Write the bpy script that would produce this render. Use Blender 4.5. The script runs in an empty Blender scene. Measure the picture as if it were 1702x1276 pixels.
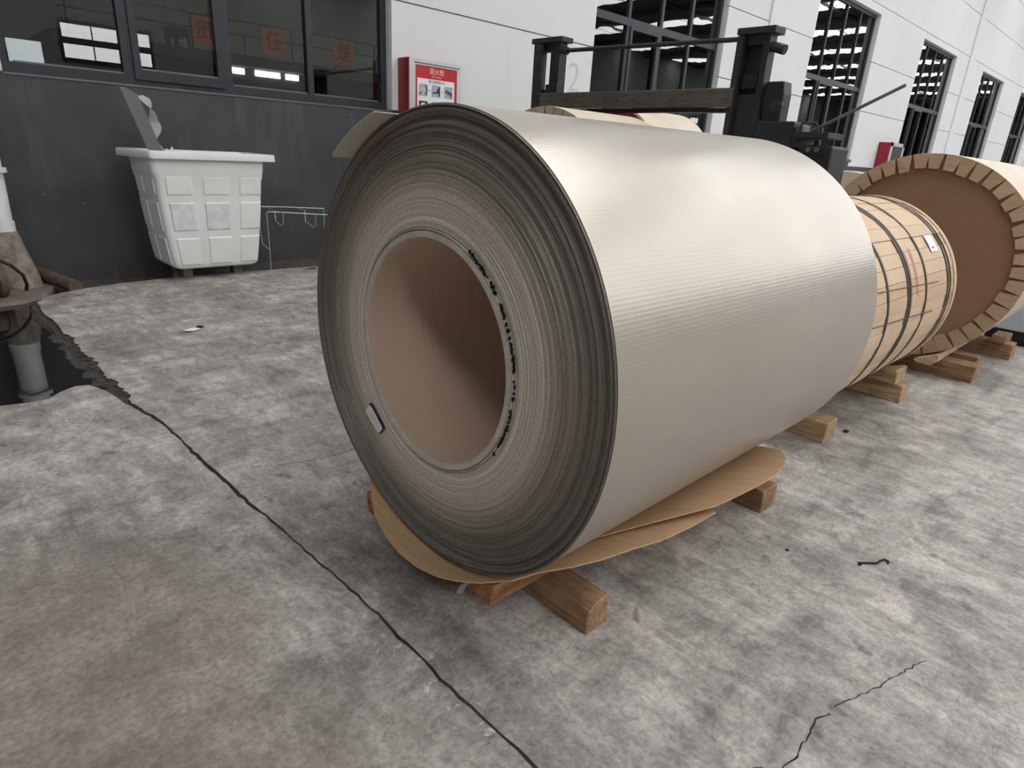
import bpy, bmesh, math, random
from mathutils import Vector, Matrix
from math import sin, cos, pi, radians, sqrt, atan2
random.seed(7)
sc = bpy.context.scene
COL = sc.collection

# ------------------------------------------------------------------ camera
FW = Vector((0.65862549, 0.66804147, -0.34631351))
RT = Vector((0.72539737, -0.68603099, 0.05621509))
DN = Vector((-0.20002779, -0.2882396, -0.93643303))
cd = bpy.data.cameras.new('camera'); cam = bpy.data.objects.new('camera', cd); COL.objects.link(cam)
cd.sensor_fit = 'HORIZONTAL'; cd.sensor_width = 36; cd.lens = 36 * 1044.513 / 1702
cd.clip_start = 0.02; cd.clip_end = 300
m = Matrix.Identity(4)
for i in range(3):
    m[i][0] = RT[i]; m[i][1] = -DN[i]; m[i][2] = -FW[i]
m[0][3], m[1][3], m[2][3] = -0.81778, -1.09617, 1.07835
cam.matrix_world = m
sc.camera = cam

# ------------------------------------------------------------------ world, exposure, light levels
w = bpy.data.worlds.new('overcast_sky'); sc.world = w; w.use_nodes = True
w.node_tree.nodes['Background'].inputs[0].default_value = (0.80, 0.88, 1.0, 1)
w.node_tree.nodes['Background'].inputs[1].default_value = 1.0
sc.view_settings.view_transform = 'Standard'; sc.view_settings.look = 'None'
sc.view_settings.exposure = 0.0; sc.view_settings.gamma = 1.0
sc.view_settings.use_curve_mapping = False
SKYLIGHT = 8.6        # daylight through the translucent roof strips
SIDELIGHT = 7.0       # daylight through the windows of the far side walls
ENDLIGHT = 0.5        # daylight through the open gable end
FILL_LAMPS = 40.0           # added unseen lamps that fill the hall behind the windows

# ------------------------------------------------------------------ helpers
def set_in(node, names, val):
    for n in names:
        if n in node.inputs:
            node.inputs[n].default_value = val; return
def c4(c): return (c[0], c[1], c[2], 1)

class NT:
    def __init__(s, name):
        s.m = bpy.data.materials.new(name); s.m.use_nodes = True
        s.t = s.m.node_tree; s.n = s.t.nodes; s.l = s.t.links
        s.b = s.n['Principled BSDF']; s.o = s.n['Material Output']
    def new(s, typ, **kw):
        nd = s.n.new(typ)
        for k, v in kw.items(): setattr(nd, k, v)
        return nd
    def link(s, a, b): s.l.new(a, b)
    def coords(s, scale=(1, 1, 1), rand=False, loc=(0, 0, 0), rot=(0, 0, 0)):
        tc = s.new('ShaderNodeTexCoord'); mp = s.new('ShaderNodeMapping')
        mp.inputs['Scale'].default_value = scale; mp.inputs['Rotation'].default_value = rot
        mp.inputs['Location'].default_value = loc
        s.link(tc.outputs['Object'], mp.inputs['Vector'])
        if rand:
            oi = s.new('ShaderNodeObjectInfo'); ml = s.new('ShaderNodeMath', operation='MULTIPLY'); ml.inputs[1].default_value = 37.0
            s.link(oi.outputs['Random'], ml.inputs[0])
            cb = s.new('ShaderNodeCombineXYZ'); 
            for i in range(3): s.link(ml.outputs[0], cb.inputs[i])
            s.link(cb.outputs[0], mp.inputs['Location'])
        return mp.outputs['Vector']
    def noise(s, vec, scale, detail=4, rough=0.55, dist=0.0):
        n = s.new('ShaderNodeTexNoise'); n.inputs['Scale'].default_value = scale
        n.inputs['Detail'].default_value = detail; n.inputs['Roughness'].default_value = rough
        n.inputs['Distortion'].default_value = dist
        s.link(vec, n.inputs['Vector']); return n.outputs['Fac']
    def ramp(s, fac, stops):
        r = s.new('ShaderNodeValToRGB'); e = r.color_ramp.elements
        while len(e) < len(stops): e.new(0.5)
        for el, (p, c) in zip(e, stops):
            el.position = p; el.color = c4(c) if hasattr(c, '__len__') else (c, c, c, 1)
        s.link(fac, r.inputs['Fac']); return r.outputs['Color']
    def mix(s, fac, a, b, mode='MIX'):
        x = s.new('ShaderNodeMix', data_type='RGBA', blend_type=mode)
        for sock, v in ((x.inputs[0], fac), (x.inputs[6], a), (x.inputs[7], b)):
            if hasattr(v, 'links'): s.link(v, sock)
            elif hasattr(v, '__len__'): sock.default_value = c4(v)
            else: sock.default_value = v
        return x.outputs[2]
    def math(s, op, a, b=0.0, clamp=False):
        x = s.new('ShaderNodeMath', operation=op); x.use_clamp = clamp
        for sock, v in ((x.inputs[0], a), (x.inputs[1], b)):
            if hasattr(v, 'links'): s.link(v, sock)
            else: sock.default_value = v
        return x.outputs[0]
    def color(s, c):
        if hasattr(c, 'links'): s.link(c, s.b.inputs['Base Color'])
        else: s.b.inputs['Base Color'].default_value = c4(c)
    def rough(s, r):
        if hasattr(r, 'links'): s.link(r, s.b.inputs['Roughness'])
        else: s.b.inputs['Roughness'].default_value = r
    def bump(s, h, strength=0.3, dist=0.01):
        b = s.new('ShaderNodeBump'); b.inputs['Strength'].default_value = strength; b.inputs['Distance'].default_value = dist
        s.link(h, b.inputs['Height']); s.link(b.outputs['Normal'], s.b.inputs['Normal'])

def simple(name, c, rough=0.6, metal=0.0, var=0.12, scale=8, bump=0.0, stretch=(1, 1, 1), rand=True, spec=0.5):
    t = NT(name); v = t.coords(stretch, rand)
    f = t.noise(v, scale, 5)
    lo = tuple(max(0, x * (1 - var)) for x in c); hi = tuple(min(1, x * (1 + var)) for x in c)
    t.color(t.ramp(f, [(0.3, lo), (0.7, hi)])); t.rough(rough)
    t.b.inputs['Metallic'].default_value = metal
    set_in(t.b, ['Specular IOR Level'], spec)
    if bump: t.bump(f, bump, 0.01)
    return t.m

def emit(name, c, s):
    t = NT(name); e = t.new('ShaderNodeEmission'); e.inputs[0].default_value = c4(c); e.inputs[1].default_value = s
    t.link(e.outputs[0], t.o.inputs['Surface']); return t.m

def root_loc(p):
    while p.parent: p = p.parent
    return Vector(p.location)

def smooth_by_angle(me, ang=40):
    me.shade_smooth() if hasattr(me, 'shade_smooth') else None
    try: me.set_sharp_from_angle(angle=radians(ang))
    except Exception: pass

def obj(name, bm, mat, parent=None, smooth=None, base=None):
    """link a bmesh (in world coordinates) as one mesh object"""
    if parent is not None: off = root_loc(parent)
    else:
        if base is None:
            xs = [v.co for v in bm.verts]
            lo = Vector((min(v.x for v in xs), min(v.y for v in xs), min(v.z for v in xs)))
            hi = Vector((max(v.x for v in xs), max(v.y for v in xs), max(v.z for v in xs)))
            off = Vector(((lo.x + hi.x) / 2, (lo.y + hi.y) / 2, lo.z))
        else: off = Vector(base)
    bmesh.ops.translate(bm, verts=bm.verts, vec=-off)
    bmesh.ops.recalc_face_normals(bm, faces=bm.faces)
    me = bpy.data.meshes.new(name); bm.to_mesh(me); bm.free()
    if isinstance(mat, (list, tuple)):
        for x in mat: me.materials.append(x)
    else: me.materials.append(mat)
    if smooth: smooth_by_angle(me, smooth)
    o = bpy.data.objects.new(name, me); COL.objects.link(o)
    if parent is not None: o.parent = parent
    else: o.location = off
    return o

def tag(o, label, cat, group=None, kind=None):
    o['label'] = label; o['category'] = cat
    if group: o['group'] = group
    if kind: o['kind'] = kind
    return o
def struct(o): o['kind'] = 'structure'; return o
def thing(name, label, cat, loc, group=None):
    o = bpy.data.objects.new(name, None); COL.objects.link(o); o.location = loc
    o.empty_display_size = 0.1
    return tag(o, label, cat, group)

def box(bm, x0, x1, y0, y1, z0, z1, bevel=0.0, mi=0):
    r = bmesh.ops.create_cube(bm, size=1)
    vs = r['verts']
    for v in vs:
        v.co = Vector((x0 + (v.co.x + .5) * (x1 - x0), y0 + (v.co.y + .5) * (y1 - y0), z0 + (v.co.z + .5) * (z1 - z0)))
    fs = set(f for v in vs for f in v.link_faces)
    for f in fs: f.material_index = mi
    if bevel:
        es = set(e for v in vs for e in v.link_edges)
        r2 = bmesh.ops.bevel(bm, geom=list(es), offset=bevel, segments=2, affect='EDGES', profile=0.6)
        for f in r2['faces']: f.material_index = mi
    return vs
def B(*a, **k):
    bm = bmesh.new(); box(bm, *a, **k); return bm

def tube(bm, pts, r, seg=10, caps=True, r2=None):
    pts = [Vector(p) for p in pts]; rings = []
    n = len(pts); up = Vector((0, 0, 1))
    prev = None
    for i, p in enumerate(pts):
        d = (pts[min(i + 1, n - 1)] - pts[max(i - 1, 0)]).normalized()
        if prev is None:
            a = d.cross(up if abs(d.z) < .9 else Vector((1, 0, 0))).normalized()
        else:
            a = (prev - d * prev.dot(d)).normalized()
        prev = a; b = d.cross(a)
        rr = r if r2 is None else r + (r2 - r) * i / (n - 1)
        rings.append([bm.verts.new(p + (a * cos(2 * pi * k / seg) + b * sin(2 * pi * k / seg)) * rr) for k in range(seg)])
    for A_, B_ in zip(rings, rings[1:]):
        for k in range(seg):
            bm.faces.new((A_[k], A_[(k + 1) % seg], B_[(k + 1) % seg], B_[k]))
    if caps:
        bm.faces.new(rings[0][::-1]); bm.faces.new(rings[-1])
    return rings
def T(pts, r, seg=10, **k):
    bm = bmesh.new(); tube(bm, pts, r, seg, **k); return bm

def prism(bm, prof, axis, a, b, mi=0):
    """extrude polygon prof (2D) along axis ('x': prof=(y,z); 'y': prof=(x,z); 'z': prof=(x,y))"""
    def P(p, t):
        return {'x': (t, p[0], p[1]), 'y': (p[0], t, p[1]), 'z': (p[0], p[1], t)}[axis]
    A_ = [bm.verts.new(P(p, a)) for p in prof]; B_ = [bm.verts.new(P(p, b)) for p in prof]
    fs = [bm.faces.new(A_), bm.faces.new(B_[::-1])]
    n = len(prof)
    for i in range(n): fs.append(bm.faces.new((A_[i], B_[i], B_[(i + 1) % n], A_[(i + 1) % n])))
    for f in fs: f.material_index = mi
    return A_ + B_

def lathe_x(bm, prof, cy, cz, seg=96, a0=0.0, a1=2 * pi, Rf=None):
    """revolve profile [(x, r)...] about the x axis through (cy, cz)"""
    full = abs(a1 - a0 - 2 * pi) < 1e-6
    n = seg if full else seg + 1
    cols = []
    for k in range(n):
        a = a0 + (a1 - a0) * k / seg
        cols.append([bm.verts.new((x, cy + r * cos(a), cz + r * sin(a))) for x, r in prof])
    for k in range(seg):
        A_, B_ = cols[k], cols[(k + 1) % n]
        for i in range(len(prof) - 1):
            bm.faces.new((A_[i], B_[i], B_[i + 1], A_[i + 1]))
    return cols

def text_mesh(body, size, mat_extrude=0.0004):
    c = bpy.data.curves.new('t', 'FONT'); c.body = body; c.size = size; c.align_x = 'CENTER'; c.align_y = 'CENTER'
    c.extrude = mat_extrude; c.resolution_u = 3
    o = bpy.data.objects.new('t', c); COL.objects.link(o)
    dg = bpy.context.evaluated_depsgraph_get(); dg.update()
    me = bpy.data.meshes.new_from_object(o.evaluated_get(dg))
    bpy.data.objects.remove(o); bpy.data.curves.remove(c)
    bm = bmesh.new(); bm.from_mesh(me); bpy.data.meshes.remove(me)
    return bm
def text_on_wall(body, size, x, y, z, extrude=0.0004, sx=1.0):
    """text in the xz plane facing -y"""
    bm = text_mesh(body, size, extrude)
    for v in bm.verts: v.co = Vector((x + v.co.x * sx, y - v.co.z, z + v.co.y))
    return bm

# ------------------------------------------------------------------ materials
def concrete_floor():
    t = NT('concrete_floor')
    v = t.coords()
    vy = t.coords((1.0, 0.22, 1.0), rot=(0, 0, radians(8))); vx = t.coords((0.25, 1.0, 1.0), rot=(0, 0, radians(-6)))
    big = t.noise(v, 0.9, 4, 0.55, 0.4); mid = t.noise(v, 4.5, 7, 0.68, 0.6); fine = t.noise(v, 38, 5, 0.7)
    sy = t.noise(vy, 8, 6, 0.65, 0.5); sx = t.noise(vx, 9, 6, 0.65, 0.3)
    base = t.ramp(mid, [(0.32, (0.135, 0.128, 0.122)), (0.50, (0.245, 0.234, 0.225)), (0.66, (0.39, 0.372, 0.355))])
    base = t.mix(t.ramp(big, [(0.38, 0.0), (0.66, 0.75)]), base, t.ramp(sx, [(0.35, (0.20, 0.19, 0.183)), (0.62, (0.40, 0.385, 0.37))]))
    # pale scrape marks and dark smears
    base = t.mix(t.ramp(sy, [(0.56, 0.0), (0.74, 0.65)]), base, (0.46, 0.445, 0.425))
    base = t.mix(t.ramp(sx, [(0.28, 0.6), (0.42, 0.0)]), base, (0.115, 0.108, 0.104))
    spots = t.noise(v, 11, 3, 0.5, 0.2)
    base = t.mix(t.ramp(spots, [(0.27, 0.75), (0.36, 0.0)]), base, (0.10, 0.095, 0.092))
    blot = t.noise(t.coords((1.0, 0.42, 1.0), rot=(0, 0, radians(14))), 17, 9, 0.74, 0.4); grit = t.noise(v, 70, 6, 0.78)
    base = t.mix(1.0, base, t.ramp(blot, [(0.33, 0.62), (0.50, 0.98), (0.66, 1.28)]), 'MULTIPLY')
    base = t.mix(1.0, base, t.ramp(grit, [(0.30, 0.60), (0.48, 1.0), (0.68, 1.30)]), 'MULTIPLY')
    cl = t.noise(v, 2.1, 5, 0.6, 0.3)
    base = t.mix(1.0, base, t.ramp(cl, [(0.34, 0.74), (0.52, 1.0), (0.66, 1.16)]), 'MULTIPLY')
    veins = t.math('ABSOLUTE', t.math('SUBTRACT', t.noise(v, 3.2, 6, 0.7, 0.8), 0.5))
    base = t.mix(t.ramp(veins, [(0.0, 0.30), (0.016, 0.0)]), base, (0.08, 0.076, 0.073))
    # brown oil-soaked older slab left of the joint, near
    sep = t.new('ShaderNodeSeparateXYZ'); tc = t.new('ShaderNodeTexCoord'); t.link(tc.outputs['Object'], sep.inputs[0])
    X_, Y_ = sep.outputs[0], sep.outputs[1]
    wob = t.math('MULTIPLY', t.math('SUBTRACT', big, 0.5), 1.2)
    left = t.math('MULTIPLY', t.math('SUBTRACT', t.math('ADD', t.math('MULTIPLY', X_, -1.0), wob), 0.22), 3.5, True)
    near = t.math('MULTIPLY', t.math('SUBTRACT', t.math('ADD', 0.95, t.math('MULTIPLY', wob, 0.6)), Y_), 3.0, True)
    brown = t.math('MULTIPLY', t.math('MULTIPLY', left, near), 0.75)
    base = t.mix(brown, base, t.ramp(mid, [(0.3, (0.130, 0.110, 0.096)), (0.7, (0.225, 0.195, 0.172))]))
    base = t.mix(brown, base, t.mix(1.0, base, t.ramp(grit, [(0.30, 0.65), (0.5, 1.0), (0.7, 1.35)]), 'MULTIPLY'))
    # older slab greyer overall
    # chalky crumbs along the joint
    dj = t.math('ABSOLUTE', t.math('ADD', X_, 0.17))
    jm = t.math('MULTIPLY', t.math('MULTIPLY', t.math('SUBTRACT', 0.13, dj), 9.0, True), t.math('MULTIPLY', t.math('SUBTRACT', 0.35, Y_), 3.0, True))
    cr = t.noise(v, 34, 6, 0.72, 0.2)
    base = t.mix(t.math('MULTIPLY', jm, t.ramp(cr, [(0.58, 0.0), (0.66, 0.85)])), base, (0.55, 0.53, 0.50))
    t.color(t.mix(1.0, base, (1.20, 1.16, 1.115), 'MULTIPLY'))
    t.rough(t.ramp(mid, [(0.3, 0.52), (0.7, 0.80)]))
    set_in(t.b, ['Specular IOR Level'], 0.35)
    h = t.math('ADD', t.math('MULTIPLY', mid, 0.6), t.math('MULTIPLY', fine, 0.4))
    t.bump(h, 0.55, 0.006)
    return t.m

def wood(name, dark, light, axis):
    t = NT(name)
    st = [9, 9, 9]; st['xyz'.index(axis)] = 0.9
    v = t.coords(tuple(st), True)
    g = t.noise(v, 5, 6, 0.65, 1.2)
    v2 = t.coords((1, 1, 1), True); d = t.noise(v2, 9, 5, 0.6)
    c = t.ramp(g, [(0.28, dark), (0.50, tuple((a + b) / 2 for a, b in zip(dark, light))), (0.7, light)])
    c = t.mix(t.ramp(d, [(0.3, 0.55), (0.55, 0.0)]), c, tuple(x * .45 for x in dark))
    t.color(c); t.rough(0.75); t.bump(g, 0.4, 0.004); return t.m

def coil_surface():
    t = NT('embossed_coil_surface')
    v = t.coords((1, 1, 1))
    n = t.noise(v, 2.2, 3)
    t.color(t.ramp(n, [(0.3, (0.445, 0.398, 0.338)), (0.7, (0.485, 0.435, 0.372))]))
    t.b.inputs['Metallic'].default_value = 0.60
    t.rough(t.ramp(t.noise(v, 5, 3), [(0.3, 0.285), (0.7, 0.34)]))
    # fine ribs running across the strip (along the coil axis)
    g = t.new('ShaderNodeNewGeometry'); tc = t.new('ShaderNodeTexCoord'); s = t.new('ShaderNodeSeparateXYZ')
    t.link(tc.outputs['Object'], s.inputs[0])
    a = t.math('ARCTAN2', t.math('SUBTRACT', s.outputs[2], 0.53), s.outputs[1])
    rib = t.math('SINE', t.math('MULTIPLY', a, 2 * pi * 62.0))
    t.bump(t.math('MULTIPLY', rib, 0.5), 0.10, 0.0009)
    return t.m

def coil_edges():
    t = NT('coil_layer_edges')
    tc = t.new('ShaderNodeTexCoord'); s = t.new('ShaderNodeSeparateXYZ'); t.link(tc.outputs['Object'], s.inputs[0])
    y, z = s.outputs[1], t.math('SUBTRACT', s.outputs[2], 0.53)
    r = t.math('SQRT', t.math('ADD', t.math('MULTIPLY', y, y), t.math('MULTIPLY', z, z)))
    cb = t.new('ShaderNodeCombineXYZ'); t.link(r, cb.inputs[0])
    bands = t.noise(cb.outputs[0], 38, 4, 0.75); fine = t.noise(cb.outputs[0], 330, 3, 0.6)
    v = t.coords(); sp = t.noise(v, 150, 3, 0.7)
    inner = t.ramp(r, [(0.33, (0.56, 0.512, 0.446)), (0.40, (0.30, 0.268, 0.23)), (0.47, (0.165, 0.145, 0.125))])  # sheen put into the colour: paler near the core, darker outward
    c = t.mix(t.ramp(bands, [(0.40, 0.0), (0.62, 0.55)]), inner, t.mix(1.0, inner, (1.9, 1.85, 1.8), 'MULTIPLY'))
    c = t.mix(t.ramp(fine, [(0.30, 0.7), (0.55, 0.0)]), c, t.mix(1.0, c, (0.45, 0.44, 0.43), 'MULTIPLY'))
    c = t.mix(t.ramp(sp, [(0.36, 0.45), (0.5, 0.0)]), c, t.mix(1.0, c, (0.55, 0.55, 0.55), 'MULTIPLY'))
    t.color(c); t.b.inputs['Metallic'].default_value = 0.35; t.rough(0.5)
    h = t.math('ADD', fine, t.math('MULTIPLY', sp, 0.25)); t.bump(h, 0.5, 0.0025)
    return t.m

def dado_paint():
    t = NT('dark_grey_dado_paint'); v = t.coords(); vz = t.coords((1, 1, 0.18))
    n = t.noise(v, 2.2, 6, 0.65, 0.5); f = t.noise(v, 14, 5, 0.6); st = t.noise(vz, 5, 5, 0.6)
    c = t.ramp(n, [(0.3, (0.033, 0.0345, 0.037)), (0.7, (0.058, 0.060, 0.063))])
    c = t.mix(t.ramp(st, [(0.56, 0.0), (0.75, 0.5)]), c, (0.10, 0.102, 0.105))
    c = t.mix(t.ramp(f, [(0.70, 0.0), (0.76, 0.8)]), c, (0.25, 0.25, 0.25))
    t.color(c); t.rough(0.62); t.bump(n, 0.2, 0.01); return t.m

def white_paint(name='white_wall_paint', c=(0.69, 0.70, 0.69)):
    t = NT(name); v = t.coords(); vz = t.coords((1.5, 1, 0.12))
    n = t.noise(v, 1.2, 4); st = t.noise(vz, 3.5, 5, 0.6)
    b = t.ramp(n, [(0.3, tuple(x * .96 for x in c)), (0.7, c)])
    b = t.mix(t.ramp(st, [(0.60, 0.0), (0.80, 0.30)]), b, tuple(x * .72 for x in c))
    t.color(b); t.rough(0.7); set_in(t.b, ['Specular IOR Level'], 0.3); return t.m

def glass(name, tint=0.72, wav=0.0):
    t = NT(name)
    tr = t.new('ShaderNodeBsdfTransparent'); tr.inputs[0].default_value = (tint, tint * 1.02, tint * 1.0, 1)
    gl = t.new('ShaderNodeBsdfGlossy'); gl.inputs['Roughness'].default_value = 0.0; gl.inputs['Color'].default_value = (1, 1, 1, 1)
    fr = t.new('ShaderNodeFresnel'); fr.inputs['IOR'].default_value = 1.6
    if wav:
        v = t.coords(); n = t.noise(v, 1.6, 2, 0.4); b = t.new('ShaderNodeBump')
        b.inputs['Strength'].default_value = wav; b.inputs['Distance'].default_value = 0.02
        t.link(n, b.inputs['Height']); t.link(b.outputs[0], gl.inputs['Normal'])
    mx = t.new('ShaderNodeMixShader')
    t.link(fr.outputs[0], mx.inputs[0]); t.link(tr.outputs[0], mx.inputs[1]); t.link(gl.outputs[0], mx.inputs[2])
    t.link(mx.outputs[0], t.o.inputs['Surface']); return t.m

def kraft(name, c, axis='y', rough=0.75, var=.1):
    t = NT(name); st = [1, 1, 1]; st['xyz'.index(axis)] = 14
    v = t.coords(tuple(st), True); v2 = t.coords((1, 1, 1), True)
    a = t.noise(v, 6, 4); b = t.noise(v2, 3, 4)
    lo = tuple(x * (1 - var) for x in c); hi = tuple(x * (1 + var) for x in c)
    col = t.ramp(a, [(0.3, lo), (0.7, hi)])
    col = t.mix(t.ramp(b, [(0.35, 0.35), (0.6, 0.0)]), col, tuple(x * .8 for x in c))
    t.color(col); t.rough(rough); set_in(t.b, ['Specular IOR Level'], 0.25); t.bump(a, 0.15, 0.002); return t.m

M = {}
M['floor'] = concrete_floor()
M['dado'] = dado_paint(); M['white'] = white_paint(); M['jamb'] = white_paint('grey_white_jamb', (0.58, 0.59, 0.60))
M['frame'] = simple('dark_window_frame', (0.035, 0.036, 0.042), 0.45, 0.3, .15, 6)
M['bead'] = simple('grey_glazing_bead', (0.16, 0.16, 0.165), 0.45, 0.4)
M['glass'] = glass('window_glass', 0.70, 0.0); M['wavy'] = glass('wavy_window_glass', 0.55, 0.10)
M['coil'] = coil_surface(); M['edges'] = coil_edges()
M['core_in'] = kraft('core_cardboard', (0.58, 0.43, 0.33), 'x', .75, .05); M['core_rim'] = simple('core_cut_edge', (0.52, 0.48, 0.42), .8, 0, .15, 30)
M['kraft'] = kraft('corrugated_kraft_board', (0.60, 0.395, 0.225), 'x'); M['kraft_u'] = M['kraft']
M['board'] = kraft('pale_wrap_board', (0.64, 0.47, 0.32), 'x', .7, .06); M['board2'] = kraft('pink_wrap_board', (0.60, 0.42, 0.28), 'x')
M['brown'] = kraft('brown_end_board', (0.30, 0.172, 0.098), 'z', .7, .05); M['tab'] = kraft('folded_kraft_tab', (0.47, 0.32, 0.20), 'z')
M['cream'] = kraft('cream_kraft_wrap', (0.66, 0.57, 0.455), 'x', .6, .05)
M['taupe'] = kraft('taupe_kraft_wrap', (0.42, 0.35, 0.25), 'x')
M['tail'] = simple('sheet_back_coating', (0.66, 0.61, 0.52), .55, .1, .05, 5)
M['strap'] = simple('dark_steel_strap', (0.055, 0.05, 0.035), .5, .5)
M['steelstrap'] = simple('bright_steel_strap', (0.55, 0.56, 0.57), .4, .6)
M['wood_y'] = wood('old_timber', (0.17, 0.085, 0.04), (0.46, 0.29, 0.16), 'y'); M['wood_x'] = wood('red_timber', (0.16, 0.062, 0.022), (0.42, 0.21, 0.095), 'x')
M['wood_p'] = wood('pale_timber', (0.28, 0.17, 0.085), (0.62, 0.44, 0.26), 'y')
M['black'] = simple('black_machine_paint', (0.011, 0.011, 0.012), .5, .2, .3, 20); M['black2'] = simple('worn_black_steel', (0.028, 0.028, 0.028), .55, .3, .4, 14)
M['slate'] = simple('slate_black_paint', (0.016, 0.017, 0.021), .5, .2)
M['beamwood'] = wood('weathered_plank', (0.045, 0.036, 0.026), (0.12, 0.10, 0.075), 'y')
M['bin'] = simple('white_polyethylene', (0.74, 0.74, 0.715), .42, 0, .05, 3); M['bindirt'] = simple('scuffed_polyethylene', (0.66, 0.665, 0.65), .5, 0, .14, 14)  # second tone: dirt on two of the embossed squares
M['red'] = simple('red_cabinet_paint', (0.26, 0.008, 0.022), .35, 0, .08, 3); M['posterred'] = simple('poster_red', (0.50, 0.008, 0.018), .5, 0, .04, 3)
M['alu'] = simple('aluminium_frame', (0.62, 0.63, 0.62), .35, .5, .05, 6); M['paper'] = simple('white_paper', (0.78, 0.78, 0.80), .6, 0, .03, 6)
M['ink'] = simple('dark_ink', (0.02, 0.02, 0.025), .6); M['cream_ink'] = simple('cream_ink', (0.85, 0.66, 0.50), .6); M['photo'] = simple('grey_print', (0.40, 0.41, 0.43), .6, 0, .25, 30)
M['redprint'] = simple('faded_red_print', (0.55, 0.22, 0.18), .7)
M['sheetmetal'] = simple('grey_sheet_metal', (0.15, 0.15, 0.147), .5, .3, .08, 4); M['film'] = simple('white_plastic_film', (0.72, 0.72, 0.70), .4, 0, .1, 10)
M['wire'] = simple('galvanised_wire', (0.42, 0.42, 0.41), .4, .6); M['pipe'] = simple('white_pvc_pipe', (0.70, 0.70, 0.69), .45, 0, .10, 9)
M['dirtpipe'] = simple('muddy_concrete', (0.22, 0.18, 0.145), .85, 0, .45, 14, .4); M['rust'] = simple('rusty_clay', (0.095, 0.06, 0.043), .8, 0, .45, 16, .4)
M['dirt'] = simple('wet_dirt', (0.060, 0.046, 0.038), .9, 0, .5, 14, .6); M['rubble'] = simple('dark_wet_rubble', (0.045, 0.040, 0.036), .9, 0, .6, 30, .8)
M['pad'] = simple('stained_concrete_pad', (0.15, 0.122, 0.105), .8, 0, .3, 9, .3)
M['gap'] = simple('black_joint_filler', (0.012, 0.011, 0.010), .9); M['hose'] = simple('black_rubber', (0.015, 0.014, 0.013), .6)
M['steel'] = simple('grey_steel', (0.14, 0.145, 0.15), .45, .6, .2, 10); M['roof'] = simple('grey_roof_sheet', (0.09, 0.093, 0.098), .7, 0, .1, 2)
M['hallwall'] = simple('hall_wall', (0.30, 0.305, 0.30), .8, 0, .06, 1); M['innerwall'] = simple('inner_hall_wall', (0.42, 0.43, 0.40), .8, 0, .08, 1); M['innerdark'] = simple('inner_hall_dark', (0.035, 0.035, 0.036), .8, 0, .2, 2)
M['orange'] = simple('orange_sign_board', (0.62, 0.17, 0.035), .6, 0, .05, 5); M['signink'] = simple('dark_red_sign_ink', (0.16, 0.012, 0.008), .6)
M['navy'] = simple('dark_blue_sign_board', (0.03, 0.033, 0.055), .5); M['signwhite'] = simple('white_sign_ink', (0.75, 0.76, 0.8), .6)
M['notice'] = simple('pale_notice', (0.60, 0.68, 0.68), .6, 0, .05, 6); M['fadednum'] = simple('faded_stencil_grey', (0.53, 0.54, 0.53), .7, 0, .12, 30)
M['redhub'] = simple('red_hub_paint', (0.23, 0.018, 0.018), .45)
M['skylight'] = emit('roof_daylight_panel', (0.97, 0.99, 1.0), SKYLIGHT); M['daywin'] = emit('daylit_window', (0.97, 0.99, 1.0), SIDELIGHT)
M['endday'] = emit('daylit_gable', (0.98, 0.99, 1.0), ENDLIGHT); M['fill_lamp'] = emit('fill_lamp_panel', (1, 0.98, 0.95), FILL_LAMPS)
M['blackpit'] = M['gap']
tw = NT('dark_puddle_water'); tw.color((0.006, 0.006, 0.005)); tw.rough(0.02); set_in(tw.b, ['Specular IOR Level'], 0.6)
tw.bump(tw.noise(tw.coords((1, 3, 1)), 5, 2), 0.02, 0.01); M['water'] = tw.m

# ------------------------------------------------------------------ wall coordinates
WY = 4.70
def wx(x): return -0.818 + (x + 0.818) * 1.0357
def wz(z): return 1.078 + (z - 1.078) * 1.0357

# ================================================================== FLOOR
def poly_slab(outer, holes, z0, z1):
    c = bpy.data.curves.new('s', 'CURVE'); c.dimensions = '2D'; c.fill_mode = 'BOTH'; c.extrude = (z1 - z0) / 2
    for pl in [outer] + holes:
        sp = c.splines.new('POLY'); sp.points.add(len(pl) - 1); sp.use_cyclic_u = True
        for p, q in zip(sp.points, pl): p.co = (q[0], q[1], 0, 1)
    o = bpy.data.objects.new('s', c); COL.objects.link(o)
    dg = bpy.context.evaluated_depsgraph_get(); dg.update()
    me = bpy.data.meshes.new_from_object(o.evaluated_get(dg))
    bpy.data.objects.remove(o); bpy.data.curves.remove(c)
    bm = bmesh.new(); bm.from_mesh(me); bpy.data.meshes.remove(me)
    bmesh.ops.remove_doubles(bm, verts=bm.verts, dist=1e-6)
    bmesh.ops.translate(bm, verts=bm.verts, vec=(0, 0, (z0 + z1) / 2)); return bm

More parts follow.
